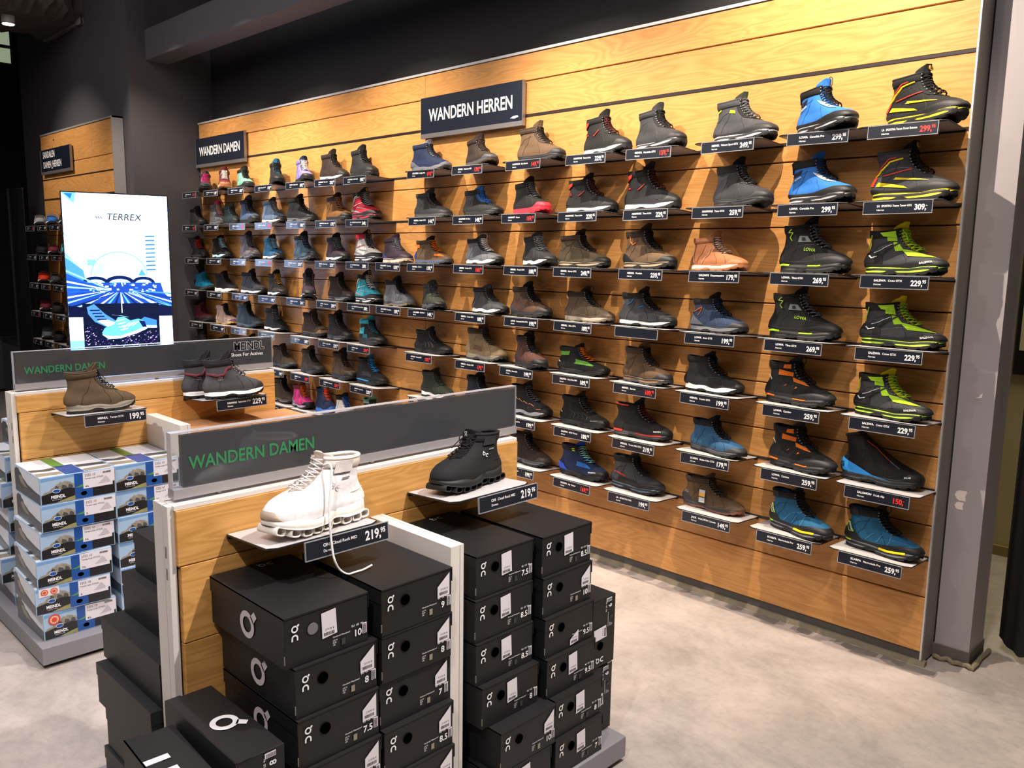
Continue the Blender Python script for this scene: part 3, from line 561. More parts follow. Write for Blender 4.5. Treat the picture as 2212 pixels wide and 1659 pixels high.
# ---------------------------------------------------------------- the boots on the wall
# row | what it looks like | form upper rand heel mid out collar tongue lace facing accent | price | red? | tag lettering
BOOTS = '''1|low pink and grey hiking shoe with black toe|D g4 k - k k g4 g4 pk pk -|119|r|SALEWA Mtn Trainer
1|maroon canvas ankle boot with white laces|C mr tn - bg tn mr mr w - -|139||DOLOMITE 54 Karakorum
1|mint green boot with black toe and collar|C mt k - k k k k k - -|159||MEINDL Tonale Lady
1|black boot with a blue tongue panel|C k k k k k k pb k - -|179||LOWA Renegade GTX
1|lavender boot with navy tongue and black toe|C lv k - k k lv nv w - -|189||MEINDL Vakuum Lady
1|dark brown boot with red lined tongue, white sole|C db k - w k db db k - -|229||HANWAG Tatra Light
1|charcoal black boot with a tall loose lace|B k2 k - k k k2 k k - -|199||HANWAG Yukon Lady
1|low navy blue hiking shoe with grey sole|D nv g6 g6 g6 k nv g8 nv - -|119|r|COLUMBIA Outdry Mid
1|small dark brown boot with a rubber toe|C db g4 - g4 br db db br - -|139|r|MEINDL Nebraska MID
1|large brown nubuck leather boot|B br2 k2 - k k br br2 k br -|149|r|HANWAG Alta Bunion
1|black boot with red cuff panel|C k k - w k k k '#4a1c1e' k tatra|229||HANWAG Tatra Light
1|charcoal grey boot with logo tongue|B g3 k - g8 k g3 g3 k k -|159|r|MEINDL Mondello GTX
1|grey and lime boot with white sole|A g4 k2 - w k g4 ol g6 k limespot|249||MEINDL Vakuum Sport GTX
1|blue alpine boot with white lace panel|A bl k - g8 k k bl k - cervedale|299||LOWA Cevedale Pro
1|black alpine boot with yellow wedges|A k k - yl k k k k k tower|299|r|LA SPORTIVA Trango Tower Extreme
2|black boot at the left end|C k k - k k k k k - -|99|r|MERRELL Siren
2|grey boot with pink tongue lining|C g6 g4 - g6 g4 g6 pk bg - -|139||KEEN Terradora
2|dark teal boot turned behind its neighbour|C dt k - k k dt dt k - -|129||MERRELL Tahoe
2|slate blue boot with black shaft|C sb k - k k k g4 k k -|149|r|MEINDL Caribe Lady
2|blue grey boot with orange edged collar|C '#566b84' k - w k sb g4 g8 - -|169|r|MEINDL Tereno Lady
2|matt black boot with grey studded sole|B k k - g6 k k k k - -|189||LOWA Focus GTX
2|golden brown boot with black sole|B '#6f4a22' k - k k db db tn - -|179||HANWAG Banks Lady
2|red alpine boot with grey wedges|A cr k - cr k k k g8 k towerred|349||LA SPORTIVA Trango Tower
2|dark grey mesh hiking shoe|C g3 g3 - g4 g4 g3 g3 k k -|144||MERRELL Moab 2 GTX
2|black and cobalt blue hiking boot|D k2 k - k k k bl bl '#1f4f96' -|149||SALOMON X Ultra
2|black boot with bright red sole edge|C k '#c8283a' - '#c8283a' '#c8283a' k k g6 k -|159|r|MAMMUT Ducan
2|black boot with red cuff panel, left of its twin|C k2 k - w k k k '#4a1c1e' k tatra|229||HANWAG Tatra Light
2|black boot with red cuff panel, right of its twin|C k2 k - w k k k '#4a1c1e' k tatra|229||HANWAG Tatra Light
2|plain charcoal boot with tall tongue|B g3 k2 - k k k2 k g4 g3 -|259||HANWAG Tatra GTX
2|blue alpine boot with white lace panel|A bl k - g8 k k bl k - cervedale|299||LOWA Cevedale Pro
2|grey alpine boot with yellow wedges|A g4 k - yl k g4 k k - tower|309||LA SPORTIVA Trango Tower GTX
3|dark grey boot with red side bands|C g3 k - g3 k g3 k rd mr -|119||SALOMON Outline
3|black boot with pale blue sole edge|D k k - '#a8d4e0' k k k '#a8d4e0' - -|149||ADIDAS Terrex Swift
3|mauve grey boot with dark tongue|B mv g4 - mv k mv pu g6 - -|159||MEINDL Lavaredo
3|petrol blue boot with grey sole|C pb k2 - w k pb k '#7fb4cc' - -|179|r|LOWA Camino Ws
3|slate blue suede boot with black shaft|B '#3c5266' k - '#3c5266' k k k sb - -|219||HANWAG Lady Tatra
3|charcoal boot with white sole line|C pu k - w k k k g6 - -|229||MEINDL Kansas Lady
3|white alpine boot with red heel|A w k - w k cr k g6 - towerwhite|309||LA SPORTIVA Nepal
3|plum brown boot with blue heel|B pu pu '#2c3470' bg bg pu pu g6 - -|159||DOLOMITE Tamaskan
3|brown suede boot with orange panels|C br2 br2 - '#3e4c6a' g4 br k og - orangep|159||MERRELL Ontario
3|grey and black boot with lime tongue tip|D g6 k - w k k g4 w k -|169|r|MEINDL Tonale GTX
3|black boot with white sole flash|D k2 k - w k k k g6 k -|189||MEINDL Tonale GTX
3|large olive brown leather boot|B '#4a4032' k - '#8a7860' k br k k br -|249||MEINDL Kansas GTX
3|brown leather boot with orange curl|B br2 k k '#8a7860' k db db k br swirl|239||MEINDL Paradiso
3|tan leather ankle boot with cream laces|C tn tn - bg tn tn tn bg - tanline|179||DOLOMITE Cinquantaquattro
3|black boot with lime zigzag and lettering|A k2 k - k k k k g6 - lowalime|269||LOWA Tibet GTX
3|grey mountain boot with lime green instep|A g4 k - lm k k yl lm - crow|229||SALEWA Crow GTX
4|bright cyan hiking shoe with dark toe|D cy g4 - g4 k cy cy cy - -|149||ADIDAS Terrex Free
4|black knitted boot with chunky white sole|D k2 - - w w k2 k k - -|179||ADIDAS Free Hiker
4|grey suede boot with black shaft, white sole edge|C g4 k - w k k k k - -|189||HANWAG Belorado
4|black boot with gold lace loops|C '#352f26' k - w k k k go - -|199||LOWA Lady Light
4|purplish black boot pointing at the viewer|B pu k - w k pu pu k - -|249||MEINDL Island Lady
4|dark brown leather boot with coiled lace|B db k k g6 k db db k br -|259||LOWA Trekker Ws
4|turquoise alpine boot with grey wedges|A tq k - w k k k w - towertq|309||LA SPORTIVA Trango Cube
4|light grey suede boot with black laces|C '#6b6f76' '#6b6f76' - g4 '#6a6450' k k k - -|159||DOLOMITE Steinbock
4|small dark olive grey boot|D ol k - g4 k ol ol g4 - -|149||COLUMBIA Peakfreak
4|grey and black boot with white wavy sole|D g4 k - w k k g3 k k -|189||MEINDL Tonale GTX
4|chestnut brown leather boot with grey heel|C '#4e382c' k2 g4 k k db k k br -|199||LOWA Renegade Mid GTX
4|taupe suede boot with pale studded sole|C '#54473a' '#54473a' - '#8f877a' '#6b6255' db db k - -|189||MEINDL Ohio GTX
4|grey leather boot with white cushioned sole|C g4 k2 - w k k k k g3 blueankle|199||HANWAG Makra
4|navy suede boot with orange stitching|C '#24344f' k2 - g6 k k k nv - navyorange|199||LOWA Arco GTX
4|black boot with lime zigzag and lettering|A k2 k - k k k k g6 - lowalime|269||LOWA Tibet GTX
4|grey mountain boot with lime green instep|A g4 k - lm k k yl lm - crow|229||SALEWA Crow GTX
5|low dark red hiking shoe with grey toe|C '#6d3038' g3 - g3 g3 '#6d3038' mr mr - -|99||JACK WOLFSKIN Vojo
5|beige and pink boot with green laces|D bg '#5a3a6a' - bg '#c8a050' bg pu dt - -|139||HOKA Anacapa
5|slate grey boot with chunky heel|D '#3f4b54' '#3f4b54' - '#3f4b54' k '#3f4b54' k k - -|179||LOWA Locarno
5|black boot with thin blue cuff line|C k2 k - w k k k g6 - -|199||LOWA Bormio
5|tan banded boot with two brown tongues|C br br3 - k2 k db br br - -|209||KEEN Targhee
5|dark chocolate boot with metal hooks|B db k - g4 k db k k k -|229||LOWA Camino Ws
5|turquoise and black boot with striped side|A k k - k k tq tq k - cyline|239|r|LOWA Cadin
5|low plain black hiking shoe with ribbed side|C k k - k k k k k - stripes|109|r|ADIDAS Terrex AX3
5|sand coloured boot with brown oval patch|D '#7d6a50' '#7d6a50' - '#7d7666' g4 br br br - suede_oval|179|r|MEINDL Durban GTX
5|dark red brown boot with black logo tongue|B '#4a2d26' k k k k db k k - -|199||LOWA Renegade
5|green and black shoe with orange laces|D k k - k k k k og - greenblk|189||SALEWA Ultra Flex Mid
5|olive brown leather boot on a tan sole|B '#57432f' k2 - '#7a5c40' g4 br br2 k - -|189|r|MEINDL Borneo
5|navy black boot with white sole|D k2 k - w k k k k - -|199||MEINDL Tramin GTX
5|black boot with orange eyelet panels|A k k2 - k k k g3 k - lowaorange|259||LOWA Camino
5|grey mountain boot with lime green instep|A g4 k - lm k k yl lm - crow|229||SALEWA Crow GTX
6|grey laced boot peeking over the dark sign|C g4 k - w k g4 g4 g8 - -|99||MERRELL Accentor
6|dark brown boot top showing above the sign|C db k - k k db db k - -|169||MEINDL Kansas Lady
6|black boot with its lace loop above the sign|C k k - k k k k k - -|179||LOWA Malta
6|taupe brown boot with grey wavy sole|D '#4d4236' g4 - g4 k br db br - -|199||LOWA Renegade
6|grey brown boot with stitched ankle|B '#4a4138' k2 - g3 k br br k - -|189|r|MEINDL Antelao
6|brown leather boot with tall dark tongue|B '#5a4836' k2 - k2 k br k br - -|209|r|HANWAG Alverstone
6|black boot with blue tongue and blue sole|A k2 k - k k k pb '#3f9fe8' - bluesole|229||SALEWA Crow Ws
6|dark green boot with white speckled sole|D ol - - w ol ol ol ol - -|169||ADIDAS Terrex Free
6|dark navy boot half hidden by the sign|C '#1c222e' k - k k k k k - -|179||ADIDAS Terrex Swift
6|black mesh boot with orange peaks|D k2 k - g8 k k k g6 - dachs|199||LOWA Innox Pro
6|black boot with white wing mark|C k k2 - k k k k g4 k peakblk|189||SALEWA MTN Trainer
6|charcoal boot with red sole stripe|C k2 k - g4 k k k '#5a1c1e' k redline|219||MEINDL Tereno Mid GTX
6|blue suede boot with grey rubber toe|C '#2a5478' g3 - g4 k k k k - -|179||SCARPA Mojito Hike GTX
6|black boot with orange eyelet panels|A k k2 - k k k g3 k - lowaorange|259||LOWA Camino
6|black gaiter boot with bright blue heel|G k k - k2 k k k - - salomon|150|r|SALOMON S-Lab Alp
7|olive brown boot beside the low display|B '#4a3e2c' '#4a3e2c' - '#857c6a' k '#3a3020' k k - -|189||HANWAG Belorado
7|magenta boot with black toe|C pk k '#8f8396' '#8f8396' k mr mr og - -|219||SALEWA Alp Trainer
7|blue boot with red laces and teal tongue|D nv bl - bl bl nv '#3f5f74' rd - -|209||MAMMUT Ducan
7|white and navy boot with blue laces|C w w - w og k k '#2a62b0' - -|189||SALOMON Cross
7|black and mint shoe behind the acrylic sign|D k k - k k mt mt k - -|149||TEVA Arrowood
7|dark brown boot with thick grey welt|B db '#3a3630' - g6 k db br k - -|199||LOWA Renegade
7|blue and black boot with wing mark|C nv k - k k k dbl '#8fd0c0' - bluewing|169|r|SALEWA Alp Trainer
7|grey boot with red lettering|A g4 k2 - '#54687a' k k g3 k - sportiva|199||LA SPORTIVA TX5
7|brown boot with a paper hang tag|C '#54402e' '#54402e' g3 g3 '#7a4a38' br br br - jack|149||JACK WOLFSKIN Cascade
7|blue alpine boot with yellow sole insert|A pb k - g6 k k k k - scarpa|259||SCARPA Marmolada Pro
7|blue alpine boot with yellow sole insert|A pb k - g6 k k k k - scarpa|259||SCARPA Marmolada Pro'''
FIT = '''1 -5.33 -0.118 -24 0.269 0.163 -5.566
1 -5.023 -0.118 -24 0.261 0.175 -5.21
1 -4.76 -0.092 -12 0.267 0.167 -4.824
1 -4.287 -0.112 -21 0.275 0.182 -4.437
1 -3.952 -0.105 -18 0.281 0.177 -4.032
1 -3.655 -0.072 3 0.269 0.203 -3.69
1 -3.331 -0.079 -6 0.281 0.203 -3.377
1 -2.713 -0.072 3 0.305 0.181 -2.766
1 -2.272 -0.105 -18 0.309 0.168 -2.395
1 -1.893 -0.065 0 0.299 0.203 -2.002
1 -1.467 -0.092 -12 0.302 0.205 -1.617
1 -1.176 -0.099 -15 0.294 0.2 -1.28
1 -0.79 -0.085 -9 0.298 0.198 -0.911
1 -0.445 -0.124 -27 0.296 0.194 -0.552
1 -0.109 -0.105 -18 0.297 0.2 -0.26
2 -5.426 -0.105 -18 0.275 0.155 -5.59
2 -5.263 -0.072 -3 0.279 0.19 -5.224
2 -5.036 -0.085 -9 0.277 0.164 -
2 -4.737 -0.079 -6 0.278 0.211 -4.821
2 -4.402 -0.072 3 0.267 0.185 -4.453
2 -4.025 -0.085 9 0.278 0.19 -4.038
2 -3.611 -0.072 -3 0.27 0.184 -3.689
2 -3.319 -0.072 -3 0.28 0.202 -3.359
2 -2.703 -0.065 0 0.296 0.169 -2.755
2 -2.293 -0.072 -3 0.294 0.162 -2.386
2 -1.918 -0.099 -15 0.298 0.187 -2.026
2 -1.568 -0.065 0 0.295 0.187 -1.657
2 -1.225 -0.072 -3 0.296 0.214 -1.283
2 -0.778 -0.099 -15 0.299 0.199 -0.94
2 -0.454 -0.105 -18 0.297 0.194 -0.572
2 -0.138 -0.079 -6 0.298 0.211 -0.256
3 -5.61 -0.065 0 0.284 0.179 -5.574
3 -5.196 -0.072 -3 0.284 0.183 -5.2
3 -4.753 -0.079 -6 0.28 0.207 -4.826
3 -4.414 -0.079 -6 0.269 0.181 -4.462
3 -4.012 -0.072 -3 0.27 0.199 -4.073
3 -3.611 -0.085 -9 0.281 0.183 -3.703
3 -3.3 -0.072 -3 0.271 0.2 -3.361
3 -2.999 -0.085 -9 0.299 0.172 -3.061
3 -2.697 -0.065 0 0.301 0.159 -2.769
3 -2.269 -0.079 -6 0.295 0.163 -2.38
3 -1.847 -0.112 -21 0.308 0.17 -2.005
3 -1.6 -0.072 3 0.297 0.182 -1.678
3 -1.219 -0.085 -9 0.304 0.201 -1.297
3 -0.868 -0.099 -15 0.302 0.163 -0.941
3 -0.47 -0.085 -9 0.296 0.214 -0.586
3 -0.141 -0.092 -12 0.302 0.187 -0.247
4 -5.518 -0.065 0 0.268 0.141 -5.598
4 -5.135 -0.079 6 0.273 0.163 -5.213
4 -4.695 -0.085 9 0.271 0.186 -4.816
4 -4.362 -0.085 -9 0.266 0.187 -4.431
4 -3.888 -0.13 -30 0.253 0.203 -4.056
4 -3.596 -0.072 -3 0.277 0.188 -3.696
4 -3.292 -0.079 -6 0.274 0.206 -3.352
4 -3.008 -0.072 -3 0.307 0.179 -3.06
4 -2.634 -0.118 -24 0.305 0.164 -2.762
4 -2.216 -0.085 -9 0.301 0.156 -2.364
4 -1.922 -0.085 -9 0.305 0.18 -1.997
4 -1.557 -0.072 -3 0.301 0.169 -1.667
4 -1.231 -0.065 0 0.301 0.178 -1.307
4 -0.858 -0.092 -12 0.295 0.167 -0.947
4 -0.498 -0.072 -3 0.297 0.205 -0.593
4 -0.137 -0.072 -3 0.3 0.184 -0.246
5 -5.568 -0.065 0 0.278 0.141 -5.547
5 -5.16 -0.072 3 0.268 0.164 -5.18
5 -4.78 -0.085 9 0.276 0.2 -4.848
5 -4.434 -0.065 0 0.268 0.189 -4.453
5 -3.923 -0.065 0 0.282 0.187 -4.015
5 -3.611 -0.079 -6 0.282 0.195 -3.678
5 -3.25 -0.085 -9 0.298 0.18 -3.358
5 -2.689 -0.072 3 0.295 0.142 -2.784
5 -2.264 -0.065 0 0.299 0.196 -2.362
5 -1.891 -0.112 -21 0.298 0.185 -2.025
5 -1.584 -0.072 3 0.302 0.148 -1.668
5 -1.201 -0.092 -12 0.298 0.188 -1.304
5 -0.874 -0.079 -6 0.296 0.173 -0.956
5 -0.494 -0.085 -9 0.303 0.189 -0.584
5 -0.142 -0.099 -15 0.301 0.177 -0.248
6 -5.568 -0.072 -3 0.284 0.166 -5.546
6 -5.16 -0.079 -6 0.284 0.17 -5.194
6 -4.756 -0.072 -3 0.28 0.207 -4.83
6 -4.332 -0.065 0 0.275 0.172 -4.351
6 -3.945 -0.079 -6 0.278 0.189 -4.026
6 -3.57 -0.079 -6 0.271 0.205 -3.676
6 -3.288 -0.065 0 0.293 0.188 -3.335
6 -2.645 -0.079 -6 0.299 0.17 -2.76
6 -2.265 -0.092 -12 0.295 0.193 -2.36
6 -1.924 -0.072 -3 0.295 0.177 -2.003
6 -1.57 -0.072 -3 0.304 0.166 -1.651
6 -1.223 -0.079 6 0.298 0.18 -1.301
6 -0.828 -0.099 -15 0.305 0.159 -0.94
6 -0.462 -0.092 -12 0.299 0.191 -0.575
6 -0.171 -0.065 0 0.298 0.189 -0.246
7 -4.326 -0.072 3 0.271 0.195 -4.34
7 -4.001 -0.092 -12 0.275 0.18 -4.025
7 -3.743 -0.13 -30 0.253 0.191 -
7 -3.634 -0.085 -9 0.278 0.166 -3.69
7 -3.226 -0.105 -18 0.282 0.189 -3.34
7 -1.925 -0.072 -3 0.302 0.184 -2.005
7 -1.565 -0.072 -3 0.304 0.178 -1.647
7 -1.245 -0.072 -3 0.301 0.178 -1.314
7 -0.851 -0.072 -3 0.301 0.155 -0.92
7 -0.445 -0.105 -18 0.304 0.184 -0.577
7 -0.137 -0.085 -9 0.299 0.18 -0.251'''
ROWW = {1: 'top row', 2: 'second row', 3: 'third row', 4: 'fourth row', 5: 'fifth row', 6: 'sixth row', 7: 'bottom row'}
# ================================================================ ROOM
def struct(o): return tag(o, kind='structure')
CHAR = plain('#2b2a2d', .7); CHAR2 = plain('#454349', .7)
fl = MB(); fl.box(-14, 4, -6, 3.5, -.1, 0, noise_floor()); struct(fl.build('floor'))
o = MB().box(-14, 4, -6, 3.5, 4.2, 4.3, plain('#141416', .9)).build('ceiling'); struct(o)
struct(MB().box(-5.66, .012, .125, .30, 0, 4.2, plain('#232225', .75)).build('wall_back'))
struct(MB().box(-8.25, -5.66, -.52, .30, 0, 4.2, CHAR2).build('wall_left'))
struct(MB().box(-14, -11.0, -6, 3.5, 0, 4.2, plain('#1b1b20', .8)).build('wall_far_left'))
struct(MB().box(-11, -8.25, 1.2, 1.3, 0, 4.2, plain('#1b1b20', .8)).build('wall_behind_column'))
struct(MB().box(-14, 4, -6.1, -6, 0, 4.2, CHAR).build('wall_front'))
GREY = plain('#a19a9f', .6)
pil = struct(MB().box(.012, .13, .115, .285, .055, 4.2, GREY).build('wall_right'))
mb = MB()
def blob(mb, pts, mt, f, h=.0012): mb.prism(pts, f, 0, h, mt)
fr = lambda u, v, h: (u, .115-h, v)
for cx, cz, s in ((.055, .633, 1.0), (.052, .595, .75)):
    blob(mb, [(cx+.018*s*math.cos(a)*(1+.35*math.sin(3*a+cx*90)), cz+.026*s*math.sin(a)*(1+.3*math.cos(2*a))) for a in np.linspace(0, 2*PI, 14, endpoint=False)], plain('#e6d8d4', .8), fr)
blob(mb, [(.066, .992), (.088, .996), (.09, 1.012), (.082, 1.008), (.08, 1.0)], plain('#e6d8d4', .8), fr)
c = mb.build('paint_chip', pil); c['label'] = 'bare pale patches where paint chipped off'
c = MB().box(.008, .134, .108, .29, 0, .055, plain('#5d5652', .8)).build('base_strip', pil)
struct(MB().box(-1.5, 3.9, 1.55, 1.65, 0, 4.2, plain('#b3a580', .8)).build('wall_beyond'))
struct(MB().box(-1.5, 3.9, 1.53, 1.55, 0, .05, plain('#8d7a48', .8)).build('baseboard_beyond'))
struct(MB().box(3.9, 4.0, -6, 3.5, 0, 4.2, plain('#8d8a86', .8)).build('wall_near_right'))
# mortar skirting under the board and round the pillar
mb = MB(); n = 260; mm = plain('#7d735f', .9)
V = []; F = []
for i in range(n+1):
    x = -5.64+5.66*i/n; j = .0035*math.sin(i*1.7)+.003*math.sin(i*.61+1)+.002*math.sin(i*.23)
    V += [(x, .02, .017), (x, -.006+j*.3, .017+j*.25), (x, -.011+j*.5, .008), (x, -.016+j, 0), (x, .02, 0)]
for i in range(n):
    for k in range(5): a = i*5+k; b = i*5+(k+1) % 5; F.append((a, b, b+5, a+5))
F += [(0, 1, 2, 3, 4), tuple(n*5+k for k in (4, 3, 2, 1, 0))]
mb.add(V, F, mm); struct(mb.build('baseboard_back'))
mb = MB()
P = [(.02+.13*t, .098-.006*math.sin(t*14), .010+.003*math.sin(t*23)) for t in np.linspace(0, 1, 20)]+[(.15+.002*math.sin(t*9), .10+.2*t, .010) for t in np.linspace(.05, 1, 16)]
mb.tube(P, .009, mm, 7); struct(mb.build('baseboard_right'))
struct(MB().box(-5.66, 3.9, -.39, -.21, 2.885, 3.106, plain('#4f4d53', .65)).build('beam', bevel=.006))
# worn mortar smears on the slab along the wall foot
m_ = MB(); rs = random.Random(11); xx = -2.4
while xx < .05:
    l_ = rs.uniform(.06, .24); d_ = rs.uniform(.018, .055); q_ = [(xx+l_*t, -.024-d_*rs.uniform(.55, 1)) for t in (0, .2, .45, .7, 1)]
    m_.prism([(xx, -.018)]+q_+[(xx+l_, -.018)], lambda u, v, h: (u, v, h), .0001, .0005, mat('smear_%d' % (len(m_.mi)//7 % 2), ('#7a726d', '#b5aaa2')[len(m_.mi)//7 % 2], .7, var=.2, vs=60)); xx += l_*rs.uniform(1.03, 1.4)
o_ = m_.build('mortar_smears', bpy.data.objects['floor']); o_['kind'] = 'stuff'
# rough concrete beam over the far left
conc = mat('rough_concrete', '#4a4440', .95, var=.5, vs=9, bump=1, bs=40)
mb = MB(); n = 120; V = []; F = []
rr = random.Random(3)
for i in range(n+1):
    y = -4.5+(4.5-.52)*i/n; a = rr.uniform(-.035, .035)+.03*math.sin(i*.4); b = rr.uniform(-.03, .03)
    V += [(-7.5, y, 4.2), (-7.5, y, 3.32+a), (-7.35+b, y, 3.29+a*.3), (-6.62-b, y, 3.29), (-6.48+a, y, 3.36+b), (-6.48+b, y, 4.2)]
for i in range(n):
    for k in range(6): a = i*6+k; b = i*6+(k+1) % 6; F.append((a, b, b+6, a+6))
F.append(tuple(range(6))); F.append(tuple(reversed(range(n*6, n*6+6)))); mb.add(V, F, conc); struct(mb.build('ceiling_beam_left'))
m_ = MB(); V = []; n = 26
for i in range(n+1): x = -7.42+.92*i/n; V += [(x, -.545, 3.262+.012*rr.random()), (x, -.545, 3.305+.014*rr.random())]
m_.add(V, [(2*i, 2*i+2, 2*i+3, 2*i+1) for i in range(n)], mat('lit_edge_tone', '#8d8480', .9, var=.3, vs=40)); m_.add([(a, -.522, c) for a, b, c in V], [(2*i+1, 2*i+3, 2*i+2, 2*i) for i in range(n)], mat('lit_edge_tone', '#8d8480')); struct(m_.build('lit_edge_strip'))  # pale ragged strip added in place of the beam's lit bottom edge
# pale window far behind; pane emission stands in for reflected light
w1 = struct(MB().box(-11.0, -10.97, -1.3, .20, 3.68, 4.12, plain('#3a3d3a', .6)).build('window_1'))
for k in range(2):
    for j in range(2):
        p = MB().box(-10.972, -10.966, -.62+j*.40, -.235+j*.40, (3.715, 3.925)[k], (3.885, 4.085)[k], mat('window_glow', '#a9b79a', .5, emit=.6)).build('window_pane', w1)
# ---------------------------------------------------------------- slat walls
def planks(name, parent, x0, x1, y, zs, seams, thick=.02, gap=.0022):
    mb = MB(); ids = []; xs = [x0]+seams+[x1]; k = 0
    for i in range(len(zs)-1):
        for j in range(len(xs)-1):
            a, b, c, d = xs[j]+.0006, xs[j+1]-.0006, zs[i]+gap, zs[i+1]-gap; e = .0025
            n0 = len(mb.f)
            v = [(a, y+e, c), (b, y+e, c), (b, y+e, d), (a, y+e, d), (a+e, y, c+e), (b-e, y, c+e), (b-e, y, d-e), (a+e, y, d-e), (a, y+thick, c), (b, y+thick, c), (b, y+thick, d), (a, y+thick, d)]
            mb.add(v, [(4, 5, 6, 7), (0, 1, 5, 4), (1, 2, 6, 5), (2, 3, 7, 6), (3, 0, 4, 7), (8, 9, 1, 0), (9, 10, 2, 1), (10, 11, 3, 2), (11, 8, 0, 3), (8, 11, 10, 9)], WOOD)
            ids += [float(k+1)]*(len(mb.f)-n0); k += 1
    o = mb.build(name, parent); set_pid(o, ids); return o
SLOT = [2.16-.25*k for k in range(8)]
GZ = [.048, .260, .529, .783, .974, 1.0905, 1.295, 1.594, 1.843, 2.165, 2.329, 2.462]
dw = thing('slat_wall', 'long pine board display wall carrying the rows of hiking boots', 'display wall', (0, 0, 0))
planks('pine_boarding', dw, -5.645, 0, 0, GZ, [-2.84])
ALU = mat('brushed_aluminium', '#9a9698', .35, .7, var=.1, vs=90); DKM = mat('dark_metal', '#1b1a1c', .4, .6)
MB().box(-5.645, 0, .02, .12, .048, 2.462, plain('#3a3638', .7)).build('backing_panel', dw)
for z in SLOT:
    MB().box(-5.64, 0, -.0025, .004, z-.004, z+.007, mat('slot_metal', '#3a3436', .35, .5)).build('slot_rail', dw)
MB().box(-5.65, .006, -.006, .12, 2.462, 2.474, mat('pale_trim', '#c9c6c8', .35, .3)).build('top_trim', dw)
MB().box(0, .006, -.006, .002, .02, 2.474, mat('pale_trim', '#c9c6c8', .35, .3)).build('edge_trim', dw)
MB().box(.0005, .008, .002, .112, .01, 2.474, plain('#77716f', .45)).build('side_panel', dw)
MB().box(-5.645, 0, .006, .12, .0, .048, plain('#4c4844', .8)).build('kick_board', dw)
sw = thing('slat_wall', 'narrow pine board display wall with sandals behind the bright screen', 'display wall', (0, 0, 0))
planks('pine_boarding', sw, -7.5, -5.81, -.60, [.05, .35, .783, 1.0905, 1.594, 1.9, 2.2, 2.462], [])
MB().box(-7.5, -5.81, -.58, -.525, .05, 2.462, plain('#2c2a2c', .7)).build('backing_panel', sw)
for z in (2.08, 1.91, 1.66, 1.41, 1.16, .91, .66): MB().box(-7.5, -5.81, -.6025, -.597, z-.004, z+.005, mat('slot_metal', '#3a3436', .35, .5)).build('slot_rail', sw)
MB().box(-5.81, -5.80, -.61, -.525, .02, 2.475, plain('#8d8a8c', .45)).build('side_panel', sw)
MB().box(-7.5, -5.80, -.606, -.525, 2.462, 2.475, plain('#8d8a8c', .45)).build('top_trim', sw)

# ---------------------------------------------------------------- header signs
NAVY = mat('sign_navy', '#141b2a', .35, coat=.3); WHT = mat('print_white', '#e9e8ea', .5); GRN = mat('print_green', '#2f7a4c', .5); RED = mat('print_red', '#d8342a', .5)
def header(x0, x1, z0, z1, y, label, lines, size):
    t = thing('header_sign', label, 'sign', ((x0+x1)/2, y, z0))
    hw = (x1-x0)/2; H = z1-z0
    MB().box(-hw, hw, -.009, .009, .0, H, NAVY).build('panel', t, bevel=.001)
    MB().box(-hw, hw, -.0115, .009, -.024, -.0005, ALU).build('bottom_rail', t)
    MB().box(hw+.0003, hw+.004, -.011, .009, -.024, H, ALU).build('end_cap', t); MB().box(-hw-.004, -hw-.0003, -.011, .009, -.024, H, ALU).build('end_cap', t)
    m = MB()
    for i, (s, lx, lz) in enumerate(lines): m.text(s, (lx, -.0100, lz), (1, 0, 0), (0, 0, 1), size, WHT, .02, 'CENTER' if lx == 0 else 'LEFT', sx=.78)
    m.build('lettering', t); return t
h = header(-2.839, -2.052, 2.137, 2.332, -.020, 'dark navy sign reading WANDERN HERREN on the pine wall', [('WANDERN HERREN', 0, .065)], .092)
MB().prism([(0, 0), (.03, -.004), (.058, .002), (.05, .010), (.02, .008)], lambda u, v, q: (u+.31, -.0095-q, v+.018), 0, .001, WHT).build('torn_sticker', h)
header(-5.650, -4.868, 2.150, 2.346, -.020, 'dark navy sign reading WANDERN DAMEN at the wall end', [('WANDERN DAMEN', 0, .062)], .095)
header(-7.425, -6.676, 2.145, 2.332, -.620, 'dark navy sign reading SANDALEN DAMEN_HERREN behind the screen', [('SANDALEN', -.31, .115), ('DAMEN_HERREN', -.31, .03)], .078)

# ---------------------------------------------------------------- shelves and price tags
PTOP = mat('shelf_top', '#c2bebf', .32, var=.08, vs=20); PBLK = mat('shelf_edge', '#19181a', .4)
ACR = mat('acrylic', '#f2f4f6', .05, trans=1.0)
TAGB = mat('tag_navy', '#171b26', .3, coat=.4)
TILT = math.radians(-3.6)
def shelf_mesh(w, d):
    mb = MB(); c = min(.022, w*.3); pts = [(0, 0), (0, -d+c*.6), (c, -d), (w-c, -d), (w, -d+c*.6), (w, 0)]
    mb.prism(pts, lambda u, v, h: (u, v, h), -.0035, .0, PBLK); mb.prism([(.002, -.002), (.002, -d+.012), (w-.002, -d+.012), (w-.002, -.002)], lambda u, v, h: (u, v, h), -.0042, -.0036, mat('shelf_underside', '#8a7c72', .35))  # underside sheet's lighter brown holds reflected light in its colour
    q = .0018; mb.prism([(q, -q), (q, -d+c*.6+q), (c+q*.4, -d+q), (w-c-q*.4, -d+q), (w-q, -d+c*.6+q), (w-q, -q)], lambda u, v, h: (u, v, h), .0001, .0007, PTOP)
    return mb.mesh('tray')
def place(o, loc, rz=0.0, tilt=TILT): o.matrix_world = Matrix.Translation(loc) @ Matrix.Rotation(rz, 4, 'Z') @ Matrix.Rotation(tilt, 4, 'X')
SH = [None]
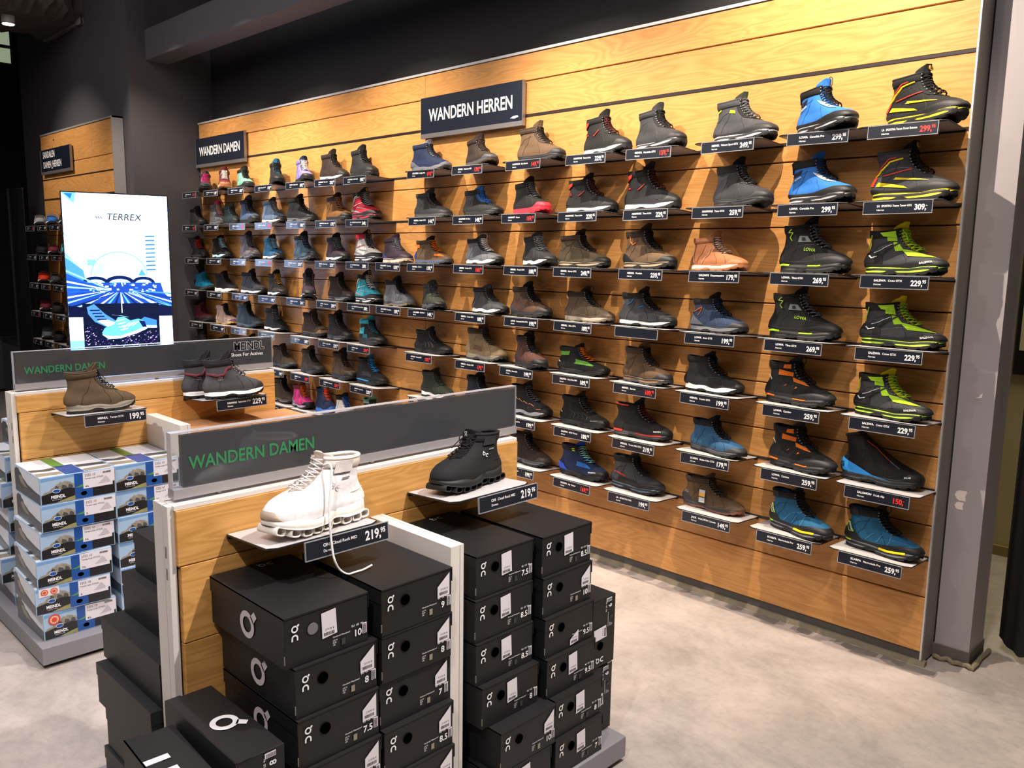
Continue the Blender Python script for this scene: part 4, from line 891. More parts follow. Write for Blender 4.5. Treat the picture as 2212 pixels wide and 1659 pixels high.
def shelf(x0, y, z, label, group, rz=0, d=.18, w=.295):
    """x0 = left end of the shelf on the wall face (rz turns it round that corner)"""
    t = thing('shoe_shelf', label, 'shelf', (0, 0, 0), 0, group)
    me = cached(('tray', d, w), lambda: shelf_mesh(w, d)); o = bpy.data.objects.new('tray', me); COL.objects.link(o); o.parent = t
    me = cached(('hook', w), lambda: MB().box(.0, w, -.007, .0, -.010, -.004, DKM).mesh('hook_bar')); o = bpy.data.objects.new('hook_bar', me); COL.objects.link(o); o.parent = t
    place(t, (x0, y-.003, z), rz); return t
def ptag(x0, y, z, price, red, name, label, group, rz=0, d=.18, who='Herren', w=.222, off=.045, blank=False, big=1.0):
    t = thing('price_tag', label, 'price tag', (0, 0, 0), 0, group)
    lean = random.Random(str(price)+name+str(x0)).uniform(-.012, .012)
    def fr(u, v, h): return (off+u, -d-.0015-h, -.003-.041+v+lean*(u-w/2))
    H = .040
    m = MB(); m.prism([(0, 0), (w, 0), (w, H), (0, H)], fr, .0012, .0030, TAGB); m.build('card', t)
    m = MB(); E = mat('acrylic_edge', '#b9bcc4', .15, trans=.5)
    for (a, b, c_, d_) in ((-.002, w+.002, -.0022, 0), (-.002, w+.002, H, H+.0016), (-.002, 0, 0, H), (w, w+.002, 0, H)): m.prism([(a, c_), (b, c_), (b, d_), (a, d_)], fr, -.0002, .0042, E)
    m.build('clear_holder', t)
    if not blank:
        ux = (1, 0, lean); uz = (0, 0, 1); B, K = name.split(' ', 1) if ' ' in name else (name, '')
        m = MB(); pm = RED if red else WHT
        s1 = str(price)+','; s2 = '95' if price not in (150, 309, 349) else '-'; w1 = twid(s1, .03)*.026*big*.85; w2 = twid('95', .03)*.0145*big*.85; p0 = w-.006-w1-w2
        m.text(s1, fr(p0, .010, .0034), ux, uz, .026*big, pm, .03, 'LEFT', sx=.85); m.text(s2, fr(p0+w1-.001, .0195, .0034), ux, uz, .0145*big, pm, .03, sx=.85); m.build('price', t)
        l0 = w*.20 if w > .25 or True else 0; avail = p0-l0-.008; wb_ = twid(B, .03)*.0105; wk_ = twid(K, .02)*.0098 if K else 0; q_ = min(1.0, avail/(wb_+wk_+.007))
        m = MB(); m.text(B, fr(l0, .022, .0034), ux, uz, .0105, WHT, .03, sx=q_)
        if K: m.text(K, fr(l0+(wb_+.007)*q_, .022, .0034), ux, uz, .0098, WHT, .02, sx=q_)
        m.text(who, fr(l0, .0095, .0034), ux, uz, .0085, WHT, .012); m.build('lettering', t)
    place(t, (x0, y-.003, z), rz); return t

def col(s): return s.strip("'")
lines = [l.split('|') for l in BOOTS.split('\n')]; fit = [l.split() for l in FIT.split('\n')]
seen = {}
for i, (L_, f_) in enumerate(zip(lines, fit)):
    row = int(L_[0]); desc = L_[1]; sp = [('' if c == '-' else col(c)) for c in L_[2].split()]
    X, Y, deg, Ln, H = map(float, f_[1:6]); tx = None if f_[6] == '-' else float(f_[6]); z = SLOT[row]
    rw = ROWW[row]
    if (row, desc) in seen or (i+1 < len(lines) and lines[i+1][0] == L_[0] and lines[i+1][1] == desc): 
        desc = desc+(', rightmost' if (row, desc) in seen else ', second from right'); seen[(row, L_[1])] = 1; lab = '%s, %s' % (desc, rw); short = desc
    else: lab = '%s, %s' % (desc, rw); short = desc
    side = "women's" if X < -2.86 else "men's"
    if row == 2 and tx is None: X, Y, deg, Ln = -4.993, -.080, 0, .218
    if row == 2 and desc.startswith('black boot at the left'): X, Ln, deg = -5.503, .222, 0
    if row == 2 and desc.startswith('grey boot with pink'): X, Ln, deg = -5.230, .240, -3
    if row == 4 and desc.startswith('light grey suede'): X, Ln = -3.0, .285
    if row == 7 and 'teal tongue' in desc: X, Y, deg, Ln = -3.788, -.075, -3, .225
    if row == 7 and desc.startswith('white and navy'): X, Y, deg, Ln = -3.545, -.085, -8, .238
    if row == 7 and desc.startswith('magenta'): X, Ln, deg = -4.050, .255, -6
    form = sp[0]
    nm_ = 'hiking_shoe' if ('shoe' in desc) else 'hiking_boot'
    zz = z+.0012+(-Y)*math.tan(-TILT)
    mb_ = make_boot(lab, form, sp[1], sp[2], sp[3], sp[4], sp[5], sp[6], sp[7], sp[8], sp[10], sp[9], H=H*.98, L=Ln, loc=(X, Y, zz), rz=math.radians(deg), tilt=('X', TILT), group='hiking boots on the pine wall', name=nm_, lo=(i*7 % 5 < 3)+(i % 9 == 4), cat=nm_.split('_')[1])
    if tx is not None:
        x0 = tx-.045; g_ = "%s shelves, %s" % (side, rw)
        shelf(x0, 0, z, 'shelf under the %s, %s' % (desc, rw), g_)
        ptag(x0, 0, z, int(L_[3]), L_[4] == 'r', L_[5], 'tag below the %s, %s' % (desc, rw) if len(desc.split()) > 10 else 'price tag below the %s, %s' % (desc, rw), 'price tags on the pine wall', who='Herren' if X > -2.86 else 'Damen', blank=('cushioned sole' in desc))
    elif row == 2:
        shelf(-4.971, 0, z, 'narrow shelf under the dark teal boot, second row', "women's shelves, second row", w=.102)
    elif row == 7:
        shelf(-3.773, 0, z, 'narrow shelf under the blue boot with red laces, bottom row', "women's shelves, bottom row", w=.036)

# sandal wall shoes
SAND = [[('white and grey sandal', 'g8', 'w'), ('blue sandal', 'bl', 'w'), ('dark grey sandal', 'g3', 'w')], [('black sandal', 'k', 'k'), ('dark red sandal', 'mr', 'w'), ('turquoise sandal', 'tq', 'g6')],
        [('red sandal', 'rd', 'w'), ('grey striped sandal', 'g4', 'mt'), ('black sandal', 'k', 'k')], [('maroon sandal', 'mr', 'w'), ('black sandal', 'k2', 'k'), ('brown sandal', 'br', 'k')], [('grey and pale blue sandal', 'g6', '#9fc4cc'), ('black sandal', 'k', 'k'), ('purple sandal', 'pu', 'k')]]
SROW = ['top', 'second', 'middle', 'fourth', 'lowest']
def sandal(label, c, s, loc, rz, H):
    fm = FORMS['L']; t = bpy.data.objects.new('sandal', None); COL.objects.link(t); tag(t, label, 'sandal', 'sandals on the narrow wall')
    t.matrix_world = Matrix.Translation(loc) @ Matrix.Rotation(TILT, 4, 'X') @ Matrix.Rotation(rz, 4, 'Z') @ Matrix.Translation((-.14, 0, 0)) @ Matrix.Diagonal((.93, .95, .85, 1))
    part_obj('midsole', cached(('L', 'mid'), lambda: sole_mesh(fm, .2)), [rub(cc(s))], t); part_obj('outsole', cached(('L', 'out'), lambda: out_mesh(fm)), [rub(cc('k'))], t)
    part_obj('toe_cap', cached(('L', 'sandtoe'), lambda: band_mesh(fm, lambda q: .36, .001, PI-1.1, PI+1.1, 24, 8)), [fab(cc(c))], t, .003)
    part_obj('heel_cup', cached(('L', 'sandheel'), lambda: band_mesh(fm, lambda q: .9-.5*min(1, q/.3), .001, -1.0, 1.0, 20, 8)), [fab(cc(c))], t, .004)
    for k, (a0, a1) in enumerate(((.50, .40), (.36, .66), (.60, .88))):
        def sm(a0=a0, a1=a1):
            ph0 = math.acos(1-2*a0); V = []; 
            for j in range(5):
                vv = np.concatenate([np.linspace(.0, a1-.06+.03*j, 8)]); p = fm.S(vv, np.full(8, ph0+.04*j), .002); q = fm.S(vv, np.full(8, -ph0-.04*j), .002)[::-1]
                mid = np.stack([np.full(7, (p[-1][0]+q[0][0])/2), np.linspace(p[-1][1], q[0][1], 9)[1:-1], p[-1][2]+.012*np.sin(np.linspace(0, PI, 9)[1:-1])], -1); V.append(np.vstack([p, mid, q]))
            mb = MB(); mb.add(np.array(V).reshape(-1, 3), grid_faces(5, 23), BM); return nm(mb)
        part_obj('strap', cached(('L', 'strap', k), sm), [fab(cc(c))], t, .003)
    return t
for r in range(5):
    z = SLOT[r+2]
    for k in range(3):
        x0 = -7.50+.325*k; d_, c_, s_ = SAND[r][k]
        ds = '%s on the %s shelf row beside the bright screen' % (d_, SROW[r])
        shelf(x0, -.60, z, 'shelf under the %s, %s row beside the screen' % (d_, SROW[r]), 'sandal shelves', d=.17); ptag(x0, -.60, z, 59+20*k+10*r, (r+k) % 3 == 0, 'TEVA Trek', 'price tag below the %s, %s row beside the screen' % (d_, SROW[r]), 'sandal price tags', d=.17, who='Damen')
        sandal(ds, c_, s_, (x0+.15, -.695, z+.008), math.radians(-15), .12)
# ================================================================ GONDOLAS
WHITE = mat('gondola_white', '#d9d2cb', .4, var=.03, vs=10); PLIN = plain('#7d7a80', .5)
def gondola(X, y0, y1, top, label, py0, py1, px, div_y, div_z, lower_z):
    """X = plane of the front boards (they face +X); boards run along Y"""
    t = thing('display_gondola', label, 'display stand', (0, 0, 0), 0)
    def yplanks(nm_, xa, xb, zs, ya, yb, sx):
        mb = MB(); ids = []
        for i in range(len(zs)-1):
            n0 = len(mb.f); yy = ya+(.006 if i < len(zs)-2 else 0)
            mb.box(xa, xb, yy, yb, zs[i]+.001, zs[i+1]-.001, WOOD2); ids += [float(i+3+sx)]*(len(mb.f)-n0)
        o = mb.build(nm_, t, bevel=.0015); set_pid(o, ids)
    zs = [.085, .26, .42, lower_z-.18, lower_z, top-.010] if lower_z-.18 > .45 else [.085, .3, lower_z-.18, lower_z, top-.010]
    yplanks('front_boarding', X-.018, X, zs, y0, y1, 0)
    yplanks('back_boarding', X-.088, X-.072, zs, y0, y1, 20)
    MB().box(X-.072, X-.018, y0+.02, y1-.02, .08, top-.02, WHITE).build('core_panel', t)
    mb = MB(); mb.box(X-.088, X-.004, y0-.002, y1, top-.010, top, WHITE); mb.box(X-.060, X-.0575, y0, y1, top, top+.0006, plain('#55504c')); mb.build('top_rail', t)
    for nm_, ya, yb in (('end_post', y0-.014, y0+.001), ('end_post', y1-.001, y1+.014 if False else y1+.001)):
        if yb-ya < .005: continue
        m = MB(); m.box(X-.086, X-.040, ya, yb, .085, top-.001, WHITE); m.box(X-.037, X-.012, ya, yb, .085, top-.001, WHITE); m.box(X-.040, X-.037, ya+.003, yb, .085, top-.001, plain('#4a4642'))
        for zz in (.795, .745): m.box(X-.031, X-.0295, ya-.0006, ya, zz, zz+.026, plain('#4a4642')); m.box(X-.026, X-.0245, ya-.0006, ya, zz, zz+.026, plain('#4a4642'))
        m.build(nm_, t)
    m = MB(); m.box(px[0], px[1], py0, py1, .016, .08, PLIN); o = m.build('plinth', t, bevel=.003)
    m = MB(); m.box(px[0]+.03, px[1]-.03, py0+.03, py1-.03, .0, .016, DKM); m.build('plinth_foot', t)
    m = MB(); m.box(X, X+.32, div_y, div_y+.028, .08, div_z, WHITE); m.box(X, X+.32, div_y+.028, div_y+.0295, .08, div_z-.001, plain('#6a645e')); m.box(X, X+.32, div_y+.0295, div_y+.041, .08, div_z, WHITE); m.build('divider_panel', t)
    m = MB(); m.box(X-.41, X-.089, div_y, div_y+.041, .08, div_z, WHITE); m.build('divider_panel', t)
    return t
WOOD2 = wood_mat('pine_boards_light', 'Y', ('#bd8848', '#cf9a58'))
g1 = gondola(-.80, -2.384, -1.320, .915, 'near white and pine display stand stacked with black boxes', -2.47, -1.26, (-1.30, -.395), -1.872, .782, .777)
g2 = gondola(-2.50, -2.235, -1.176, .935, 'far white and pine display stand stacked with printed mountain boxes', -2.305, -1.12, (-3.02, -2.145), -1.765, .80, .86)

def clear_mat():
    m = bpy.data.materials.new('clear_sheet'); m.use_nodes = True; nt = m.node_tree; b = nt.nodes['Principled BSDF']
    b.inputs['Base Color'].default_value = (.30, .31, .34, 1); b.inputs['Roughness'].default_value = .06; b.inputs['Alpha'].default_value = .07; b.inputs['Specular IOR Level'].default_value = .6; b.inputs['Coat Weight'].default_value = 1.0; b.inputs['Coat Roughness'].default_value = .04
    return m
CLR = clear_mat()
def acr_sign(X, y0, y1, z0, z1, label, pan, txts, extra=None):
    t = thing('acrylic_sign', label, 'sign', (0, 0, 0))
    for nm_, xa in (('front_sheet', X+.0108), ('back_sheet', X-.012)):
        MB().box(xa, xa+.0012, y0, y1, z0, z1, CLR).build(nm_, t)
    ed = mat('acrylic_rim', '#e4e2e6', .25, trans=.55); m = MB()
    m.box(X-.0108, X+.0108, y0, y1, z1-.0015, z1, ed); m.box(X-.0108, X+.0108, y0, y0+.0015, z0, z1-.0015, ed); m.box(X-.0108, X+.0108, y1-.0015, y1, z0, z1-.0015, ed); m.build('polished_rim', t)
    m = MB(); m.box(X-.004, X+.0100, pan[0], pan[1], z0+.0025, z1-.008, mat('sign_insert', '#17191d', .12, coat=.6)); m.build('dark_insert', t)
    m = MB(); m.box(X-.015, X+.015, y0, y1, z0-.022, z0-.0005, mat('satin_alu', '#aca8aa', .35, .4)); m.build('base_rail', t)
    for yy in (y0+.11, (y0+y1)/2, y1-.13): m = MB(); m.tube([(X, yy, z0-.0225), (X, yy, z0-.026), (X, yy, z0-.0292)], .007, mat('satin_alu', '#aca8aa', .35, .4), 12); m.build('support_post', t)
    for nm_, s, yy, zz, sz, mt_, bd, sx, lift in txts:
        m = MB(); m.text(s, (X+.0122+lift, yy, zz), (0, 1, 0), (0, 0, 1), sz, mt_, bd, 'LEFT', sx=sx); m.build(nm_, t)
    return t
GRN2 = mat('print_green_dark', '#24583a', .5)
acr_sign(-.84, -2.376, -1.300, .945, 1.071, 'near acrylic sign with green WANDERN DAMEN lettering', (-2.352, -1.306), [('lettering', 'WANDERN DAMEN', -2.338, .985, .042, GRN, .02, .86, 0), ])
acr_sign(-2.54, -2.229, -1.168, .965, 1.086, 'far acrylic sign with green WANDERN DAMEN and outlined brand lettering', (-2.222, -1.172), [('lettering', 'WANDERN DAMEN', -2.195, 1.000, .038, GRN, .02, .86, 0),
    ('brand_outline', 'MEINDL', -1.357, 1.034, .048, mat('print_grey', '#a8a6aa', .5), .075, .86, 0), ('brand_letters', 'MEINDL', -1.357, 1.034, .048, mat('sign_insert', '#17191d', .12, coat=.6), .018, .86, .0006), ('slogan', 'Shoes For Actives', -1.372, 1.006, .021, WHT, .012, 1.02, 0)])

# shelves and boots of the two stands (shelf end measured along +Y, turned to face +X)
def gshelf(X, yR, z, **k): return shelf(yR, 0, z, **k)
def gon_shelf(X, ya, z, label, tagl, price, name, off):
    rz = math.radians(90)
    s_ = shelf(0, 0, z, label, 'shelves on the display stands', d=.19, w=.29); s_.matrix_world = Matrix.Translation((X+.003, ya, z)) @ Matrix.Rotation(rz, 4, 'Z') @ Matrix.Rotation(TILT, 4, 'X')
    p = ptag(0, 0, z, price, False, name, tagl, 'price tags on the display stands', d=.19, who='Damen', w=.222, off=off, big=1.18); p.matrix_world = s_.matrix_world.copy()
def gon_boot(X, Y, z, deg, label, name='hiking_boot', **k):
    return make_boot(label, k.pop('form'), k.pop('up'), k.pop('rand'), k.pop('heel'), k.pop('mid'), k.pop('out'), k.pop('coll'), k.pop('ton'), k.pop('lace'), k.pop('acc', ''), k.pop('fac', ''), loc=(X, Y, z), rz=math.radians(deg), tilt=('Y', math.radians(-3.6)), name=name, **k)
gon_shelf(-.80, -2.272, .828, 'black edged shelf under the white high top boot', 'price tag 219,95 in front of the white high top boot', 219, 'ON Cloud Rock MID', .085)
gon_shelf(-.80, -1.752, .826, 'black edged shelf under the black high top boot', 'price tag 219,95 in front of the black high top boot', 219, 'ON Cloud Rock MID', .085)
gon_shelf(-2.50, -2.122, .849, 'black edged shelf under the lone brown boot', 'price tag 199,95 in front of the lone brown boot', 199, 'MEINDL Tampa GTX', .055)
gon_shelf(-2.50, -1.608, .849, 'black edged shelf under the pair of charcoal boots', 'price tag 229,95 in front of the pair of charcoal boots', 229, 'HANWAG Tatra Light GTX', .055)
wb = gon_boot(-.672, -2.112, .840, -84, 'white high top boot with hollow sole pods and a hanging lace', form='O', up='#e9e4e4', rand='#b39f8c', heel='', mid='#e6dfd6', out='w', coll='#ddd2c8', ton='#cdbcae', lace='#d8d2d2', H=.172, L=.275, eye=False, lo=0)
bb = gon_boot(-.712, -1.604, .834, -82, 'black high top boot with hollow sole pods and white mark', form='O', up='#17171a', rand='', heel='', mid='#1a1a1d', out='k', coll='#141416', ton='#18181b', lace='#101012', H=.155, L=.272, eye=False, lo=1)
fo = FORMS['O']
def logo_on(mb, f, mt, s=1.0, only=None):
    """ring with a tick over an arch; f maps (u, v) with u right, v up, about one unit each"""
    n = 26
    if only != 'arch':
        V = []; F = []
        for k in range(n):
            a = 2*PI*k/n
            for r in (.50, .29): V.append(f(r*math.cos(a)*s, (.62+r*math.sin(a))*s))
        F = [(2*k, 2*((k+1) % n), 2*((k+1) % n)+1, 2*k+1) for k in range(n)]; mb.add(V, F, mt)
        mb.add([f(a*s, b*s) for a, b in ((.24, .98), (.44, .76), (.70, 1.06), (.52, 1.24))], [(0, 1, 2, 3)], mt)
    if only != 'ring':
        V = []; m = 14
        for k in range(m+1):
            a = PI*k/m
            for r in (.50, .28): V.append(f(r*math.cos(a)*s, (-.62+r*math.sin(a))*s))
        F = [(2*k, 2*k+2, 2*k+3, 2*k+1) for k in range(m)]
        b = len(V); V += [f(u*s, v*s) for u, v in ((.28, -.62), (.5, -.62), (.5, -1.0), (.28, -1.0), (-.5, -.62), (-.28, -.62), (-.28, -1.0), (-.5, -1.0))]
        F += [(b, b+1, b+2, b+3), (b+4, b+5, b+6, b+7)]; mb.add(V, F, mt)
def boot_logo(t, mt, t0, v0, size, side):
    ph = side*math.acos(1-2*t0); c = fo.S(v0, ph, .0035); a = fo.S(v0, ph-.06*side, .0035); b = fo.S(v0, ph+.06*side, .0035)
    ux = (b-a); ux /= np.linalg.norm(ux); uz = fo.S(v0+.05, ph, .0035)-fo.S(v0-.05, ph, .0035); uz -= ux*(uz@ux); uz /= np.linalg.norm(uz)
    # reads along the side: rotate so the mark runs from instep to heel
    m = MB(); an = math.radians(-22); ex = -ux*math.cos(an)+uz*math.sin(an); ey = ux*math.sin(an)+uz*math.cos(an)
    logo_on(m, lambda u, v: c+(-v)*ex*size+u*ey*size, mt); m.build('side_mark', t)
boot_logo(bb, WHT, .56, .52, .0125, -1); boot_logo(wb, mat('rubber_shade', '#bdb4b4', .4), .56, .50, .0125, -1)
for t_, c_ in ((wb, '#cfc7c4'), (bb, '#26262a')):
    for q in ([(.34, .76), (.74, .72), (.76, .94), (.36, .96)],):
        m = Sub('ankle_panel', []); patch(fo, m, fab(c_), q, .0052, sides=(-1,)); m.out[0][1].build('ankle_panel', t_, True)
    m = Sub('x', []); stroke(fo, m, fab(c_), [(.05, .42), (.16, .36), (.26, .34)], .0008, .003, (-1,)); m.out[0][1].build('side_seam', t_, True)
    m = Sub('x', []); patch(fo, m, mat('tape_grey', '#7d7a7c', .4), [(.36, .64), (.52, .62), (.52, .65), (.36, .67)], .003, 3, 2, (-1,)); m.out[0][1].build('fabric_label', t_, True)
    m = MB(); a = np.linspace(-1.2, 1.2, 10); m.tube(np.stack([.026-.016*np.cos(a), 0*a, .165+.018*np.sin(a)], -1), .0035, fab('#8c7a66' if t_ is wb else '#202023'), 6); m.build('pull_loop', t_, True)
    m = MB(); p = fo.S(1, PI, 0); logo_on(m, lambda u, v: np.array([p[0]+.011+.0006*v, u*.009, p[2]+.000+v*.009]), WHT if t_ is bb else mat('rubber_shade', '#bdb4b4', .4)); m.build('tongue_mark', t_)
# the long loose lace of the white boot, hanging over the shelf edge onto the boxes
wl = [(-.665, -2.10, .985), (-.636, -2.098, .992), (-.622, -2.104, .965), (-.612, -2.118, .905), (-.600, -2.124, .850), (-.590, -2.126, .808), (-.584, -2.124, .785), (-.583, -2.112, .762), (-.580, -2.094, .7480), (-.579, -2.075, .7477), (-.579, -2.052, .7477), (-.58, -2.027, .752)]
k = crv([(i/(len(wl)-1), p[0], p[1]) for i, p in enumerate(wl)], 60); k2 = crv([(i/(len(wl)-1), p[2], 0) for i, p in enumerate(wl)], 60)
inv = wb.matrix_world.inverted()
m = MB(); m.tube([tuple(inv @ Vector((a, b, c_))) for a, b, c_ in zip(k[1], k[2], k2[1])], .0028, fab('#e6e2e0'), 7); m.build('loose_lace', wb, True)

gon_boot(-2.375, -1.985, .858, 86, 'lone brown suede boot with grey sole on the far stand', form='D', up='#594733', rand='', heel='', mid='#7a7062', out='k', coll='#4c3b2a', ton='#4c3b2a', lace='k', fac='#43352a', H=.180, L=.255, group=None)
gon_boot(-2.338, -1.462, .862, 86, 'charcoal boot with dark red ankle wave, front of its pair', form='C', up='#48464a', rand='#2a2a2d', heel='', mid='w', out='k', coll='#26252b', ton='k', lace='pu', acc='hanwagred', H=.19, L=.258)
gon_boot(-2.444, -1.505, .8555, 87, 'charcoal boot with dark red ankle wave, behind in its pair', form='C', up='#403e42', rand='#2a2a2d', heel='', mid='w', out='k', coll='#26252b', ton='k', lace='pu', acc='hanwagred', H=.19, L=.258)
# mirror-side trim: those two show their other flank
for o in [o for o in bpy.data.objects if o.get('label', '').startswith('charcoal boot with dark red')]: pass

# ================================================================ BOXES
BLK = mat('black_card', '#151517', .5, var=.08, vs=12, spec=.45); BLE = mat('card_edge', '#7a756c', .8); LBL = mat('sticker_white', '#d8d2d8', .5); INK = mat('ink', '#2a2a2e', .7); HOLE = mat('hole_black', '#020202', 1.0, spec=0)
def barcode(m, f, u0, v0, w_, h_, mt=None):
    rr_ = random.Random(int((u0+v0)*1e5)); u = u0
    while u < u0+w_-.001:
        d = rr_.choice((.0006, .0009, .0014)); m.prism([(u, v0), (min(u+d, u0+w_), v0), (min(u+d, u0+w_), v0+h_), (u, v0+h_)], f, .0008, .0010, mt or INK); u += d+rr_.choice((.0007, .001))
def black_box(label, X, Y, Z, size, style, rz=0, L=.318, W=.212, H=.108, group='black boxes on the near stand', end=True, sideQ=True, topmark=False, roll=0, back=False):
    """local: +x is the printed end, box spans x -L..0, y 0..W, z 0..H"""
    t = thing('shoe_box', label, 'shoe box', (X, Y, Z), rz, group)
    if roll: t.matrix_world = Matrix.Translation((X, Y, Z)) @ Matrix.Rotation(rz, 4, 'Z') @ Matrix.Rotation(roll, 4, 'X')
    lidz = H*.66 if style != 'plain' else H*.70
    m = MB(); m.box(-L+.002, -.0015, .0015, W-.0015, 0, H-.004, BLK); m.build('body', t, bevel=.0012)
    m = MB(); m.box(-L, 0, 0, .0014, H-.034, H, BLK); m.box(-L, 0, W-.0014, W, H-.034, H, BLK); m.box(-L, -L+.0014, .0014, W-.0014, H-.034, H, BLK); m.box(-L, 0, 0, W, H-.0035, H+.0002, BLK)
    m.build('lid', t)
    f = lambda u, v, h: (h, u, v)
    if end:
        m = MB(); fl2 = lambda u, v: (.0009, .024+u, H*.66+v); logo_on(m, fl2, WHT, .0155); m.build('end_mark', t)
        m = MB(); c0 = (.066, H*.64); m.prism([(c0[0]+.0125*math.cos(a), c0[1]+.0125*math.sin(a)) for a in np.linspace(0, 2*PI, 20, endpoint=False)], f, -.0002, .0008, HOLE if style != 'paper' else mat('tissue', '#6d6a6a', .8)); m.build('finger_hole', t)
        m = MB(); m.text(size, (.001, W-.030-.010*len(size)*.5, .020), (0, 1, 0), (0, 0, 1), .021, WHT, .02); m.text('EU  US  W', (.001, W-.045, .043), (0, 1, 0), (0, 0, 1), .0065, WHT, .01); m.text('Cloudrock Waterproof', (.001, W-.092, .034), (0, 1, 0), (0, 0, 1), .0045, WHT, .01)
        m.text('US M\nEUR\nUK', (.001, W-.092, .026), (0, 1, 0), (0, 0, 1), .005, WHT, .0)
        m.prism([(W-.070, .012), (W-.061, .012), (W-.061, .026), (W-.070, .026)], f, .0006, .0009, mat('swatch_%s' % ('g' if style == 'tri' else 'k'), '#8c8474' if style == 'tri' else '#333336', .6)); m.build('size_print', t)
        m = MB(); m.prism([(W-.017, .020), (W-.006, .020), (W-.006, .044), (W-.017, .044)], f, .0002, .0008, LBL)
        barcode(m, lambda u, v, h: (h, W-.016+(v-.022), .021+(u)), .0, .022, .022, .008); m.build('barcode_label', t)
        m = MB()
        if style == 'tri': pts = [(W-.046, .046), (W-.010, .046), (W-.010, .100), (W-.046, .072)]
        elif style == 'low': pts = [(W-.10, .006), (W-.066, .010), (W-.066, .042), (W-.10, .022)]
        else: pts = [(.088, .040), (.124, .044), (.121, .099), (.086, .096)]
        m.prism(pts, f, .0009, .0012, LBL); cx = sum(p[0] for p in pts)/4; m.text('219,95 \u20ac', (.0013, cx-.010, pts[0][1]+.016), (0, 1, 0), (0, 0, 1), .0062, INK, .01)
        barcode(m, lambda u, v, h: (h+.0005, u, v), cx-.013, pts[0][1]+.005, .026, .007); m.build('price_sticker', t)
        m = MB(); m.box(-.0015, .0006, -.0004, .0010, .012, .030, BLE); m.build('worn_edge', t)
    if sideQ:
        m = MB(); logo_on(m, lambda u, v: (-.150+u, -.0006, H*.46+(v)), mat('mark_silver', '#cbc4c4', .5), .060, 'ring'); 
        # centre the ring on the flank
        for i, p in enumerate(m.v): m.v[i] = (p[0], p[1], p[2]-.060*.62)
        m.build('flank_mark', t)
    if topmark:
        m = MB(); logo_on(m, lambda u, v: (-L+.022-u*1.0, W*.62-v*1.0+.0, H+.0006), WHT, .0165); m.build('lid_mark', t)
    return t
BH = .1105
names1 = [('10', 'paper'), ('8', 'tri'), ('7.5', 'tri'), ('7', 'tri'), ('9', 'tri'), ('8.5', 'tri')]
ordn = ['topmost', 'second', 'third', 'fourth', 'fifth', 'lowest']
def stack(xs, ys, tops, labs, where, W=.212, sq=True, top=True):
    for i, (s_, st) in enumerate(labs):
        z = .08+BH*(len(labs)-1-i); x = xs[min(i, len(xs)-1)]; y = ys[min(i, len(ys)-1)]
        black_box('%s black box printed size %s in %s' % (ordn[i], s_, where), x, y, z+.0003, s_, st, W=W-.003, H=BH-.001, topmark=(i == 0 and top), sideQ=sq)
stack([-.476, -.468, -.462, -.455, -.45, -.45], [-2.317, -2.300, -2.300, -2.300, -2.30, -2.30], None, names1, 'the stack left of the near divider edge', .208)
stack([-.462, -.462, -.47, -.455, -.45, -.45], [-2.088]*6, None, [('9', 'tri'), ('8', 'tri'), ('7', 'tri'), ('8.5', 'tri'), ('10', 'tri'), ('7.5', 'tri')], 'the stack touching the near divider', .208, sq=False)
stack([-.47, -.465, -.46, -.443, -.40, -.40], [-1.800, -1.806, -1.806, -1.800, -1.776, -1.79], None, [('7.5', 'std'), ('8.5', 'std'), ('8.5', 'std'), ('8', 'std'), ('10', 'tri'), ('9', 'std')], 'the stack right of the near divider', .208, sq=False)
stack([-.456, -.45, -.44, -.43, -.41, -.402], [-1.577]*4+[-1.565, -1.567], None, [('8.5', 'std'), ('10', 'tri'), ('9.5', 'low'), ('9.5', 'std'), ('8', 'std'), ('7', 'std')], 'the stack beside the upright boxes', .205, sq=False)
# two boxes standing on end at the right
for i, z in enumerate((.08, .292)):
    t = black_box('black box standing on its side, %s of two at the stand corner' % ('lower', 'upper')[i], -.458+.004*i, -1.361+.106, z+.0012, '6', 'std', W=.209, H=.104, sideQ=False, roll=PI/2)
# the sideways boxes at the near left corner
t = black_box('black box lying on its side with a big white ring mark', -.447, -2.338, .292, '8', 'std', W=.209, H=.104, sideQ=False, roll=PI/2)
m = MB(); logo_on(m, lambda u, v: (-.15+(v-.62*.058), .2096, .052-u), WHT, .058, 'ring'); m.build('flank_mark', t)
t2 = black_box('black box lying on its side under the ring marked one', -.43, -2.340, .0805, '7', 'std', W=.209, H=.104, sideQ=False, roll=PI/2)
t = black_box('black box on its side with two white tape strips', -.405, -2.462, .2595, '7', 'std', rz=math.radians(-3), W=.209, H=.10, sideQ=False, roll=PI/2)
m = MB()
for k in range(2): m.box(-.215+.05*k, -.197+.05*k, .2092, .2097, .048, .096, LBL)
m.build('tape_strips', t)
t = black_box('black box on its side at the floor level of the near left corner', -.42, -2.4475, .0482, '7', 'std', W=.209, H=.022, sideQ=False, roll=PI/2) if False else None
t = black_box('black box supporting the tape striped box', -.415, -2.455, .0805, '9', 'std', W=.177, H=.1, sideQ=False, roll=PI/2)
